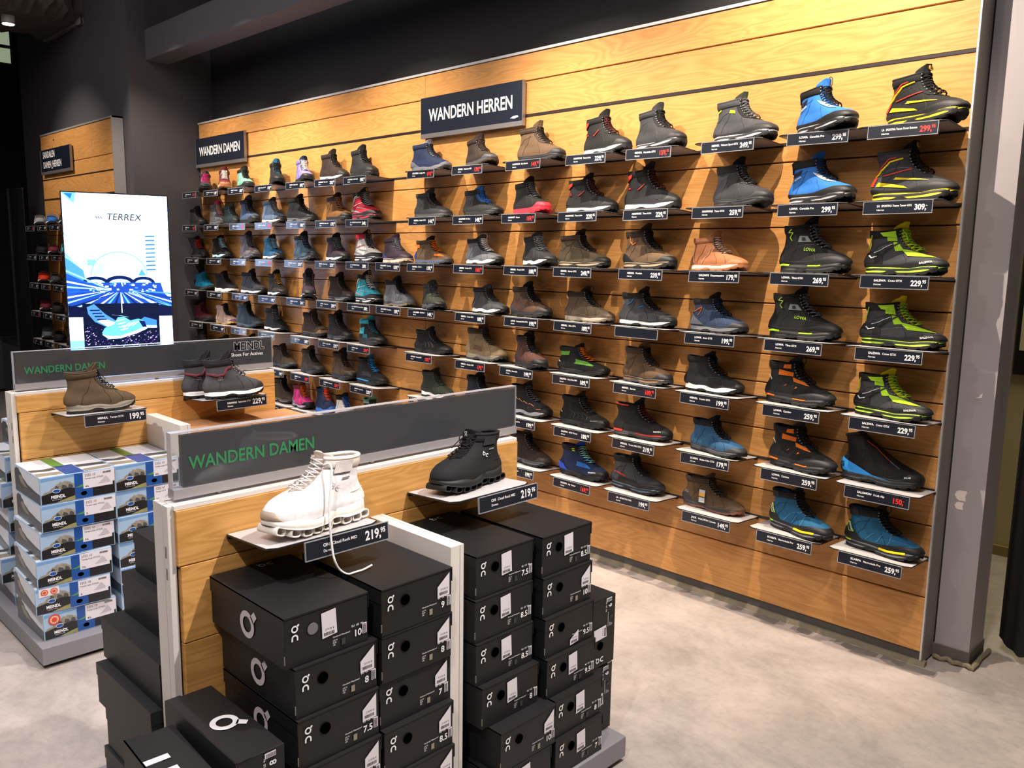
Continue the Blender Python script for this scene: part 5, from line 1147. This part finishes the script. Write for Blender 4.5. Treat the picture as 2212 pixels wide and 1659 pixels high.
# back-side stack, seen left of the end post
bx = [(-1.228, -2.318), (-1.247, -2.345), (-1.255, -2.40), (-1.235, -2.425), (-1.20, -2.42), (-1.21, -2.425)]
for i, (x, y) in enumerate(bx):
    z = .08+BH*(5-i)
    t = thing('shoe_box', '%s plain black box in the stack behind the near end post' % ordn[i], 'shoe box', (0, 0, 0), 0, 'plain black boxes behind the near stand')
    m = MB(); m.box(x+.002, -.894, y+.0015, y+.21, z+.0005, z+BH-.005, BLK); m.build('body', t, bevel=.0012)
    m = MB(); m.box(x, -.892, y, y+.212, z+BH-.034, z+BH-.0005, BLK); m.build('lid', t, bevel=.0008)

# ---------------------------------------------------------------- printed mountain boxes
MS = mat('print_sky', '#9ab4d0', .35, coat=.3); MSL = mat('print_sky_light', '#dde2ec', .35, coat=.3); MR = mat('print_rock', '#8c8676', .4, var=.45, vs=60, coat=.3); MD = mat('print_dark', '#15171c', .35, coat=.3); MBL = mat('print_blue', '#124a94', .35, coat=.3)
MG = mat('print_meadow', '#4f8a3c', .4, coat=.3); MRD = mat('print_rock_dark', '#47484c', .4, var=.5, vs=50, coat=.3); MOL = mat('print_olive', '#8d8a58', .4, var=.3, vs=70, coat=.3); MGR = mat('print_lake', '#4d535c', .35, coat=.3)
def mbox(label, X, Y, Z, rz, size, seal=0, W=.252, L=.292, H=.0985, art='3355 10', grp='printed mountain boxes on the far stand'):
    t = thing('shoe_box', label, 'shoe box', (X, Y, Z), rz, grp)
    MB().box(-L, 0, 0, W, 0, H, MS).build('body', t, bevel=.0012)
    f = lambda u, v, h: (h, u, v)
    e = .0003
    m = MB(); Q = lambda pts, mt, k, mm_=m: mm_.prism(pts, f, e, e+.00015*k, mt)
    Q([(.003, .003), (.112, .003), (.112, .046), (.09, .050), (.06, .047), (.03, .040), (.003, .034)], MD, 2)
    Q([(.003, .034), (.012, .044), (.028, .047), (.036, .056), (.046, .060), (.052, .067), (.060, .070), (.066, .076), (.073, .073), (.080, .077), (.088, .074), (.096, .072), (.104, .066), (.112, .062), (.112, .046), (.09, .050), (.06, .047), (.03, .040)][::1], MR, 1)
    Q([(.05, .003), (.112, .003), (.112, .018), (.09, .014), (.07, .009)], MOL, 3)
    Q([(.112, .003), (.172, .003), (.172, H-.003), (.112, H-.003)], MBL, 2); Q([(.112, .046), (.130, .050), (.150, .060), (.172, .072), (.172, .052), (.150, .048), (.13, .044)], MG, 3)
    Q([(.172, .003), (W-.003, .003), (W-.003, .048), (.172, .044)], MD, 2)
    for a_, w_ in ((.046, .012), (.068, .016), (.090, .014)): Q([(a_, .052), (a_+.004, .064), (a_+w_, .060), (a_+w_*1.3, .050), (a_+w_*.6, .046)], MRD, 2)
    Q([(.003, H-.014), (.112, H-.010), (.112, H-.003), (.003, H-.003)], mat('print_sky_deep', '#6d98c8', .35, coat=.3), 1)
    m.build('end_picture', t)
    m = MB(); m.text('MEINDL', (e+.0008, .033, .019), (0, 1, 0), (0, 0, 1), .0155, WHT, .035, sx=.85); m.text('Shoes For Actives', (e+.0008, .036, .0125), (0, 1, 0), (0, 0, 1), .0045, WHT, .0); m.build('brand_lettering', t)
    m = MB(); m.prism([(.052+.013*math.cos(a), .045+.0075*math.sin(a)) for a in np.linspace(0, 2*PI, 20, endpoint=False)], f, e, e+.0009, MSL); m.prism([(.052+.0115*math.cos(a), .045+.006*math.sin(a)) for a in np.linspace(0, 2*PI, 20, endpoint=False)], f, e, e+.0011, MBL); m.build('oval_badge', t)
    m = MB(); m.prism([(.142+.0105*math.cos(a), .020+.0075*math.sin(a)) for a in np.linspace(0, 2*PI, 20, endpoint=False)], f, e, e+.0009, HOLE); m.build('finger_hole', t)
    m = MB(); m.prism([(.141, .036), (W-.010, .036), (W-.010, .048), (W-.003, .050), (W-.003, H-.004), (.141, H-.004)], f, e, e+.0011, LBL)
    z1 = e+.0013; m.text(art, (z1, .146, H-.019), (0, 1, 0), (0, 0, 1), .0135, INK, .0, sx=.85); m.text('Tampa Lady GTX(S)' if art == '3355 10' else 'Tampa GTX', (z1, .146, H-.029), (0, 1, 0), (0, 0, 1), .0078, INK, .01); m.text(size, (z1, .147, .040), (0, 1, 0), (0, 0, 1), .010, INK, .03)
    barcode(m, lambda u, v, h: (h+e+.0006, u, v), W-.042, H-.016, .028, .007)
    m.prism([(W-.062, .046), (W-.045, .060), (W-.036, .072), (W-.030, .070), (W-.022, .058), (W-.018, .048)], f, z1-.0001, z1+.0001, mat('sketch_grey', '#b4b0b6', .6)); m.build('size_label', t)
    if seal:
        m = MB()
        if seal == 2: m.prism([(.012, H-.034), (.078, H-.030), (.078, H-.004), (.012, H-.004)], f, e, e+.0011, LBL)
        for k in range(seal):
            cu, cv, r_ = ((.030+.031*k), H-.018, .0125) if seal == 2 else (.036, H-.026, .021)
            m.prism([(cu+r_*(1 if i_ % 2 else .9)*math.cos(a), cv+r_*(1 if i_ % 2 else .9)*math.sin(a)) for i_, a in enumerate(np.linspace(0, 2*PI, 36, endpoint=False))], f, e, e+.0014, mat('seal_red', '#c8452a', .5)); m.prism([(cu+r_*.7*math.cos(a), cv+r_*.7*math.sin(a)) for a in np.linspace(0, 2*PI, 20, endpoint=False)], f, e, e+.0017, mat('seal_pale', '#d8b09a', .5)); m.prism([(cu+r_*(.52 if i_ % 2 else .36)*math.cos(a), cv+r_*(.52 if i_ % 2 else .36)*math.sin(a)) for i_, a in enumerate(np.linspace(0, 2*PI, 18, endpoint=False))], f, e, e+.0020, mat('seal_red', '#c8452a', .5))
        m.build('test_seal', t)
    # long flank facing -Y
    g_ = lambda u, v, h: (-L+u, -h, v)
    m = MB(); m.prism([(.003, .003), (L-.003, .003), (L-.003, H-.003), (.003, H-.003)], g_, e, e+.0002, MSL)
    m.prism([(.003, .02), (.003, .078), (.014, .086), (.026, .093), (.040, .090), (.052, .094), (.066, .082), (.082, .078), (.098, .064), (.12, .060), (.15, .050), (.19, .046), (.24, .040), (L-.003, .038), (L-.003, .02)], g_, e, e+.0004, MRD)
    m.prism([(.003, .003), (L-.003, .003), (L-.003, .036), (.25, .030), (.16, .034), (.08, .022), (.003, .030)], g_, e, e+.0006, MGR)
    m.prism([(.05, .062), (.075, .070), (.11, .052), (.15, .036), (.11, .034), (.07, .045)], g_, e, e+.0008, MR)
    m.build('flank_picture', t)
    # lid
    h_ = lambda u, v, h: (-L+u, v, H+h)
    m = MB(); m.prism([(.003, .003), (L-.003, .003), (L-.003, W-.003), (.003, W-.003)], h_, e, e+.0002, mat('print_snow', '#cfd3da', .35, coat=.3))
    m.prism([(.003, .085), (.15, .085), (.15, .125), (.003, .125)], h_, e, e+.0004, MG); m.prism([(.003, .125), (.15, .125), (.15, .175), (.003, .175)], h_, e, e+.0004, MSL); m.prism([(.15, .085), (L-.003, .085), (L-.003, .150), (.15, .150)], h_, e, e+.0004, MBL)
    m.prism([(.15, .003), (.19, .003), (.205, .05), (.20, .083), (.16, .083), (.17, .04)], h_, e, e+.0004, MRD); m.prism([(.22, .003), (.27, .003), (.275, .083), (.235, .083)], h_, e, e+.0004, MR); m.prism([(.17, .152), (.21, .152), (.22, W-.003), (.18, W-.003)], h_, e, e+.0004, MRD); m.prism([(.25, .152), (.29, .152), (.28, W-.003), (.24, W-.003)], h_, e, e+.0004, MR)
    m.build('lid_picture', t)
    m = MB(); m.text('MEINDL', (-L+.165, .092, H+.0012), (0, 1, 0), (-1, 0, 0), .013, mat('print_navy', '#10244a', .5), .03); m.build('lid_lettering', t)
    return t
sz = [('4\u00bd', 0), ('5', 0), ('7\u00bd', 0), ('7\u00bd', 0), ('4', 2), ('4\u00bd', 1)]
px_ = [-2.195, -2.195, -2.20, -2.200, -2.202, -2.200]; py_ = [-2.262, -2.264, -2.272, -2.290, -2.300, -2.280]; rz_ = [0, -.5, .6, -2.0, -2.4, 1.0]
for i in range(6): mbox('%s mountain box in the front left stack of the far stand%s' % (ordn[i], ', two red seals' if i == 4 else (', one red seal' if i == 5 else '')), px_[i], py_[i], .0805+.0995*(5-i), math.radians(rz_[i]), sz[i][0], sz[i][1])
s2 = ['6\u00bd', '10', '6', '5', '7', '8']
for i in range(6): mbox('%s mountain box in the stack beside the far divider' % ordn[i], -2.200-.004*(i % 2), -2.008, .0805+.0995*(5-i), 0, s2[i], 0, W=.240, art='3356 47' if i == 1 else '3355 10')
for i in range(6):
    ox = [-.004, -.001, -.006, -.03, -.004, -.002][i]
    mbox('%s mountain box in the stack on the far side of the far stand' % ordn[i], -2.605+ox, -2.262-.02*(i % 3 == 1)-.02*(i == 4), .0805+.0995*(5-i), math.radians([0, -1, 0, -2, 0, 0][i]), s2[i], 0, grp='printed mountain boxes on the far side')
mbox('loose mountain box on top of the far side stack', -2.615, -2.18, .0805+.0995*6+.001, math.radians(2), '5', 0, grp='printed mountain boxes on the far side')
# brown cartons right of the far divider
CARD = mat('brown_card', '#a9784e', .7, var=.08, vs=10)
for j in range(2):
    for i in range(5):
        zt = .752-.1345*i
        t = thing('shoe_box', '%s brown cardboard box, %s stack right of the far divider' % (ordn[i] if i < 4 else 'lowest', ('left', 'right')[j]), 'shoe box', (0, 0, 0), 0, 'brown boxes on the far stand')
        y = -1.715+.292*j; x = -2.170-.004*(i % 2)
        m = MB(); m.box(x-.32, x, y, y+.285, zt-.1335, zt-.004, CARD); m.build('body', t, bevel=.001)
        m = MB(); m.box(x-.3215, x+.0015, y-.0015, y+.2865, zt-.03, zt-.0005, CARD); m.build('lid', t, bevel=.001)

# ================================================================ SCREEN
tv = thing('advertising_screen', 'bright upright screen showing a blue station and a trail shoe', 'screen', (0, 0, 0))
A = np.array([-5.436, -1.109]); B2 = np.array([-5.239, -.458]); dvec = (B2-A)/np.linalg.norm(B2-A); TW = float(np.linalg.norm(B2-A)); nrm = np.array([dvec[1], -dvec[0]]); ZT = 1.862; TH = TW*1.78
def tf(u, v, h): q = A+dvec*(u*TW)+nrm*h; return (q[0], q[1], ZT-TH+v*TW)         # u 0..1, v 0..1.78
def tbox(name, u0, u1, v0, v1, h0, h1, mt): m = MB(); m.prism([(u0, v0), (u1, v0), (u1, v1), (u0, v1)], tf, h0, h1, mt); return m.build(name, tv)
tbox('casing', -.012, 1.012, -.012, 1.792, -.06, -.001, plain('#101014', .4))
ES = {}
def em(c, s=1.0):
    k = (c, s)
    if k not in ES: ES[k] = mat('glow_%s_%d' % (c, int(s*100)), c, .6, emit=TVS*s, spec=.1)
    return ES[k]
TVS = 3.0
m = MB(); lay = [0]
def vm(v): return 0 if v <= 0 else .15+v*(1.63/1.78)
def tp(c, pts, s=1.0, dh=None):
    lay[0] += 1; h = .0004+.00006*lay[0]; m.add([tf(u, vm(v), h) for u, v in pts], [tuple(range(len(pts)))], em(c, s))
tp('#b8d0ff', [(0, 0), (1, 0), (1, 1.78), (0, 1.78)], 2.0)
for k in range(9): a = k/9; tp('#dcecff', [(0, 1.78-.9*a*a-.02), (0, 1.70-.9*a*a-.03), (.16-.1*a, 1.45-.6*a)], 1.1)
tp('#5aa0ff', [(0, 1.78), (.13, 1.78), (.11, 1.66), (.06, 1.70)], .9); tp('#1d5cd8', [(.02, 1.77), (.10, 1.77), (.08, 1.71)], .8); tp('#9cc8ff', [(.84, 1.78), (.93, 1.78), (.88, 1.70)], .9)
for a, b, c in ((1.62, 1.48, '#9cd0ff'), (1.40, 1.25, '#c4e2ff'), (1.1, .96, '#6ab0f4')): tp(c, [(0, a), (0, a-.07), (.22, b-.22), (.12, b)], 1.0)
for k in range(26):
    a = 1.70-.045*k; c = ('#b8d8ff', '#8cc0ff', '#e4f2ff', '#5e9cf4', '#a4ccff')[k % 5]
    if k > 5: tp(c, [(0, a), (0, a-.022), (.10+.012*(k % 7), a-.10+(.02 if a < .9 else -.09)), ], .95)
for k in range(8): tp(('#a8d0ff', '#6aa8f4')[k % 2], [(1, 1.74-.11*k), (1, 1.72-.11*k), (.965, 1.69-.11*k)], .9)
# blue town left and right
tp('#3d7fe8', [(0, 1.06), (.16, .92), (.19, .74), (0, .66)], .8); tp('#1c48b8', [(0, .88), (.15, .80), (.16, .70), (0, .58)], .7)
for k in range(9):
    v = .92+k*.048; tp('#2a6fd0', [(.76, v), (.86, v+.004), (.86, v+.022), (.77, v+.018)], .55)
tp('#a8d8f0', [(.14, 1.24), (.30, 1.26), (.34, 1.20), (.34, 1.12), (.31, 1.13), (.30, 1.19), (.14, 1.20)], .9); tp('#6aa8e8', [(.20, 1.04), (.28, 1.04), (.28, .97), (.20, .97)], .8)
arc = [(.50+.275*math.cos(a), .86+.275*math.sin(a)*1.0) for a in np.linspace(0, PI, 22)]
tp('#5fa4dc', arc, .9); tp('#cfeaff', [(.50+.262*math.cos(a), .86+.262*math.sin(a)) for a in np.linspace(0, PI, 22)], 1.15); tp('#8cc4ee', [(.24, .86), (.34, .86), (.38, 1.0), (.30, .98)], .9); tp('#3c86d0', [(.68, .86), (.76, .86), (.72, .94)], .8)
for cx, w_, hh in ((.27, .125, .075), (.50, .145, .085), (.73, .115, .075)):
    tp('#0a1c50', [(cx+w_*math.cos(a), .775+hh*math.sin(a)) for a in np.linspace(0, PI, 14)], .5)
    tp('#8fd4f4', [(cx+w_*.72*math.cos(a), .768+hh*.62*math.sin(a)) for a in np.linspace(0, PI, 12)], .95)
tp('#1a3f9c', [(.10, .78), (.90, .78), (.93, .66), (1.0, .58), (1.0, .44), (0, .44), (0, .60), (.12, .68)], .6)
rr2 = random.Random(5)
for k in range(46): u = rr2.uniform(.2, .86); v = rr2.uniform(.66, .77); w_ = rr2.uniform(.01, .035); tp(rr2.choice(('#dff4ff', '#9fe0f4', '#2a66c8', '#f4ffff')), [(u, v), (u+w_, v), (u+w_, v+.016), (u, v+.018)], rr2.choice((.7, 1.2)))
for k in range(-9, 10):
    x0 = .5+k*.012; x1 = .5+k*.14; c = '#e8f6ff' if k % 3 == 0 else ('#4f94e8' if k % 3 == 1 else '#0c2468')
    tp(c, [(x0, .665), (x0+.006, .665), (x1+.055, .36), (x1, .36)] if abs(x1-.5) < .5 else [(x0, .665), (x0+.006, .665), (.5+.5*np.sign(k), .55-.012*abs(k)), (.5+.5*np.sign(k), .53-.014*abs(k))], .9 if c != '#0c2468' else .4)
for k in range(7): a = .06*k; tp(('#7fc0f8', '#1a4cb8', '#d8eeff')[k % 3], [(0, .92-a), (0, .90-a), (.40, .69), (.42, .695)], .8); tp(('#3f84e0', '#0f2c7c', '#a8d4f8')[k % 3], [(1, .66-a*.8), (1, .64-a*.8), (.62, .69), (.6, .695)], .7)
tp('#0a1236', [(0, .52), (.13, .50), (.13, .38), (0, .34)], .5); tp('#0a1236', [(1, .5), (.86, .52), (.86, .38), (1, .34)], .5)
tp('#e4f0ff', [(0, .385), (.13, .385), (.13, 0), (0, 0)], 1.3); tp('#e4f0ff', [(.87, .385), (1, .385), (1, 0), (.87, 0)], 1.3); tp('#6ab4ec', [(0, .12), (.13, .12), (.13, 0), (0, 0)], .9)
tp('#0b1430', [(.13, .54), (.87, .54), (.87, .02), (.13, .02)], .45)                     # inset picture
for k in range(150): u = rr2.uniform(.135, .84); v = rr2.uniform(.025, .20)+(.10 if (u < .30) else 0)*rr2.random(); w_ = rr2.uniform(.008, .022); tp(rr2.choice(('#c8a4e8', '#5a3a9c', '#2a1a5c', '#efe0ff', '#7a5ac8')), [(u, v), (u+w_, v+.006), (u+w_*.7, v+.013)], .7)
tp('#3f78d0', [(.17, .50), (.24, .535), (.34, .42), (.44, .34), (.46, .26), (.38, .25), (.24, .33), (.18, .42)], .7); tp('#b8e4f8', [(.26, .34), (.38, .26), (.46, .265), (.44, .32), (.34, .36)], .9)
for k in range(4): tp('#0c1c50', [(.20+.02*k, .47-.035*k), (.29+.02*k, .47-.035*k), (.295+.02*k, .457-.035*k), (.20+.02*k, .455-.035*k)], .5)
tp('#2f6fc8', [(.72, .38), (.84, .34), (.84, .27), (.66, .28), (.66, .33)], .7); tp('#bfe8f8', [(.62, .285), (.84, .275), (.84, .25), (.66, .25)], .8)
tp('#4f9ee0', [(.30, .20), (.33, .26), (.42, .30), (.46, .38), (.52, .385), (.58, .34), (.66, .36), (.72, .33), (.74, .25), (.62, .20), (.48, .15), (.36, .14)], .85); tp('#dff2f4', [(.30, .185), (.36, .13), (.48, .135), (.64, .19), (.74, .24), (.73, .27), (.62, .215), (.48, .165), (.36, .165)], 1.0)
for k in range(3): tp('#cdeefa', [(.50+.045*k, .25+.014*k), (.52+.045*k, .255+.014*k), (.585+.045*k, .315+.008*k), (.565+.045*k, .318+.008*k)], .9)
for k in range(4): tp('#e8fbff', [(.44+.014*k, .34-.035*k), (.52+.012*k, .36-.035*k), (.52+.012*k, .35-.035*k), (.44+.014*k, .33-.035*k)], .9)
tp('#0c1c50', [(.66, .34), (.72, .33), (.74, .26), (.70, .26)], .5)
for a, b in (((.40, .41), (.50, .40)), ((.50, .43), (.50, .62)), ((.47, .40), (.56, .38))): tp('#bfe0f0', [a, (a[0]+.008, a[1]), (b[0]+.008, b[1]), b], .8)
m.build('screen_image', tv)
lay[0] += 20
mk = MB(); 
def tvt(s, u, v, size): vs, fs = glyphs(s, .012, 'LEFT'); mk.add([tf(u+x*size+y*size*.18, vm(v)+y*size, .014) for x, y in vs], fs, mat('screen_ink', '#22303a', .6))
tvt('TERREX', .40, 1.49, .095)
for k in range(3): mk.add([tf(.295+.022*k+a, vm(1.50)+b*.9, .014) for a, b in ((0, .028+.009*(1-abs(k-1))*0+.0), (.011, .028+.010*(2-k)*.0), (.03, .0), (.019, .0))], [(0, 1, 2, 3)], mat('screen_ink', '#22303a', .6))
mk.build('screen_lettering', tv)
tbox('stand_column', .35, .65, -.9, -.012, -.05, -.01, plain('#1a1a1d', .5)); 
q = tf(.5, 0, -.03); MB().box(q[0]-.25, q[0]+.25, q[1]-.25, q[1]+.25, 0, .02, plain('#1a1a1d', .5)).build('foot_plate', tv)

# ================================================================ REST
lamp = thing('track_spotlight', 'white cylindrical spotlight hanging from the far left ceiling', 'spotlight', (-6.80, -.985, 3.225))
def cyl(name, par, p0, p1, r, mt, n=24, r2=None): m = MB(); m.tube([p0, p1], [r, r2 or r], mt, n); return m.build(name, par, False)
cyl('lamp_body', lamp, (0, 0, .15), (0.0, 0, .0), .048, plain('#b8b6b6', .4)); cyl('lens', lamp, (0, 0, .001), (0, 0, -.004), .040, mat('lamp_glow', '#f4f6ff', .3, emit=14)); cyl('mount_arm', lamp, (.0, 0, .15), (.0, 0, .27), .012, plain('#8a8888', .5)); MB().box(-.12, .04, -.03, .03, .115, .155, plain('#9a9894', .5)).build('gear_box', lamp)
MB().box(-1.0, 2.2, -.02, .02, .27, .30, plain('#3a3836', .5)).build('track_rail', lamp) if False else None
CAB = plain('#4a4b4d', .6)
for i, (x, y, wx, wy, h_) in enumerate(((-9.32, -.82, .50, .52, .56), (-8.72, -.72, .62, .18, .545))):
    t = thing('low_cabinet', ('grey floor cabinet at the far left edge', 'grey floor cabinet beside the sandal wall')[i], 'cabinet', (x, y, 0)); MB().box(0, wx, 0, wy, .03, h_, CAB).build('body', t, bevel=.004); MB().box(-.01, wx+.01, -.01, wy, h_, h_+.015, plain('#2a2a2c', .6)).build('top', t); MB().box(.02, wx-.02, .02, wy-.02, 0, .03, plain('#0c0c0d', .8)).build('toe_kick', t)
t = thing('glass_partition', 'dark framed glass pane left of the sandal wall', 'partition', (-7.98, -.76, 0)); MB().box(-.012, .012, -.012, .012, .0, 2.02, plain('#2a2a2e', .4)).build('post', t); MB().box(.0125, .44, -.003, .003, .06, 2.0, mat('smoked_glass', '#5a5c66', .05, trans=.9)).build('pane', t); MB().box(.0125, .44, -.006, .006, 2.0005, 2.012, plain('#1c1c20', .4)).build('top_rail', t)
# curtain on the right edge
m = MB(); n = 60; V = []
for k in range(2):
    for i in range(n+1):
        a = i/n; x = .172+.62*a; y = .30+.022*math.sin(a*34)+.008*math.sin(a*75+1)+(0 if a > .04 else (.04-a)*.6); V.append((x, y, .030+.012*math.cos(a*20)*0+.035*max(0, 1-a/.10)**2 if k == 0 else 2.75))
m.add(V, [(i, i+1, n+2+i, n+1+i) for i in range(n)], mat('curtain_cloth', '#26262a', .9, var=.3, vs=120)); c = m.build('curtain', None, True); s = c.modifiers.new('thickness', 'SOLIDIFY'); s.thickness = .006; tag(c, 'dark grey fabric curtain hanging at the right edge', 'curtain')
rod = MB(); rod.tube([(.14, .30, 2.77), (.9, .30, 2.77)], .012, DKM, 10); rod.build('curtain_rod', c)
pb = thing('notice_board', 'black framed notice board with paper sheets on the cream wall', 'notice board', (-.16, 1.53, .93))
MB().box(0, .75, 0, .018, 0, 1.0, plain('#131314', .5)).build('board', pb)
for i, (a, b, c_, d_) in enumerate(((.018, .15, .12, .36), (.02, .16, .39, .57), (.17, .36, .2, .5))): m = MB(); m.box(a, b, -.0015, -.0003, c_, d_, plain('#cfc3a6', .7)); m.build('paper_sheet', pb)
m = MB()
for k in range(7): m.prism([(.03+.018*k+.006*math.cos(a), .535+.012*math.sin(k*2)+.006*math.sin(a)) for a in np.linspace(0, 2*PI, 8, endpoint=False)], lambda u, v, h: (u, -.0016-h, v), 0, .0005, RED)
m.build('red_marks', pb)
l = bpy.data.lights.new('back_room_fill', 'AREA'); l.energy = 22; l.size = 1.2; l.color = (1, .9, .6); lo = bpy.data.objects.new('back_room_fill', l); COL.objects.link(lo); lo.location = (.9, .95, 3.6); l.energy = 60  # unseen area light added to brighten the space beyond the pillar

# ---------------------------------------------------------------- small pieces go under the part they sit on
MAIN = {'upper', 'midsole', 'outsole', 'toe_rand', 'heel_counter', 'collar', 'ankle_padding', 'tongue', 'laces', 'lace_facing', 'loose_lace', 'pull_loop', 'toe_cap', 'heel_cup', 'strap'}
KIDS = {}
for o in bpy.data.objects:
    if o.parent: KIDS.setdefault(o.parent.name, []).append(o)
for t in [o for o in bpy.data.objects if o.parent is None and o.type == 'EMPTY']:
    ks = KIDS.get(t.name, []); by = {}
    for k in ks: by.setdefault(k.name.split('.')[0], k)
    for k in ks:
        b = k.name.split('.')[0]; p = None
        if 'upper' in by:
            if b.startswith(('tongue_badge', 'tongue_mark')): p = 'tongue'
            elif 'sole' in b and b not in MAIN: p = 'midsole'
            elif b not in MAIN and b != 'paper_hang_tag': p = 'upper'
        elif 'card' in by and b in ('price', 'lettering'): p = 'card'
        elif 'dark_insert' in by and b in ('lettering', 'brand_outline', 'brand_letters', 'slogan'): p = 'dark_insert'
        elif 'panel' in by and b in ('lettering', 'torn_sticker'): p = 'panel'
        elif 'body' in by and t.name.startswith('shoe_box') and b not in ('body', 'lid'): p = 'lid' if (b.startswith('lid_') and 'lid' in by) else 'body'
        elif b == 'screen_lettering': p = 'screen_image'
        elif b == 'lens': p = 'lamp_body'
        elif b in ('paper_sheet', 'red_marks'): p = 'board'
        elif b == 'slot_rail' and 'pine_boarding' in by: p = 'pine_boarding'
        if p and by.get(p) is not None and by[p] is not k: k.parent = by[p]
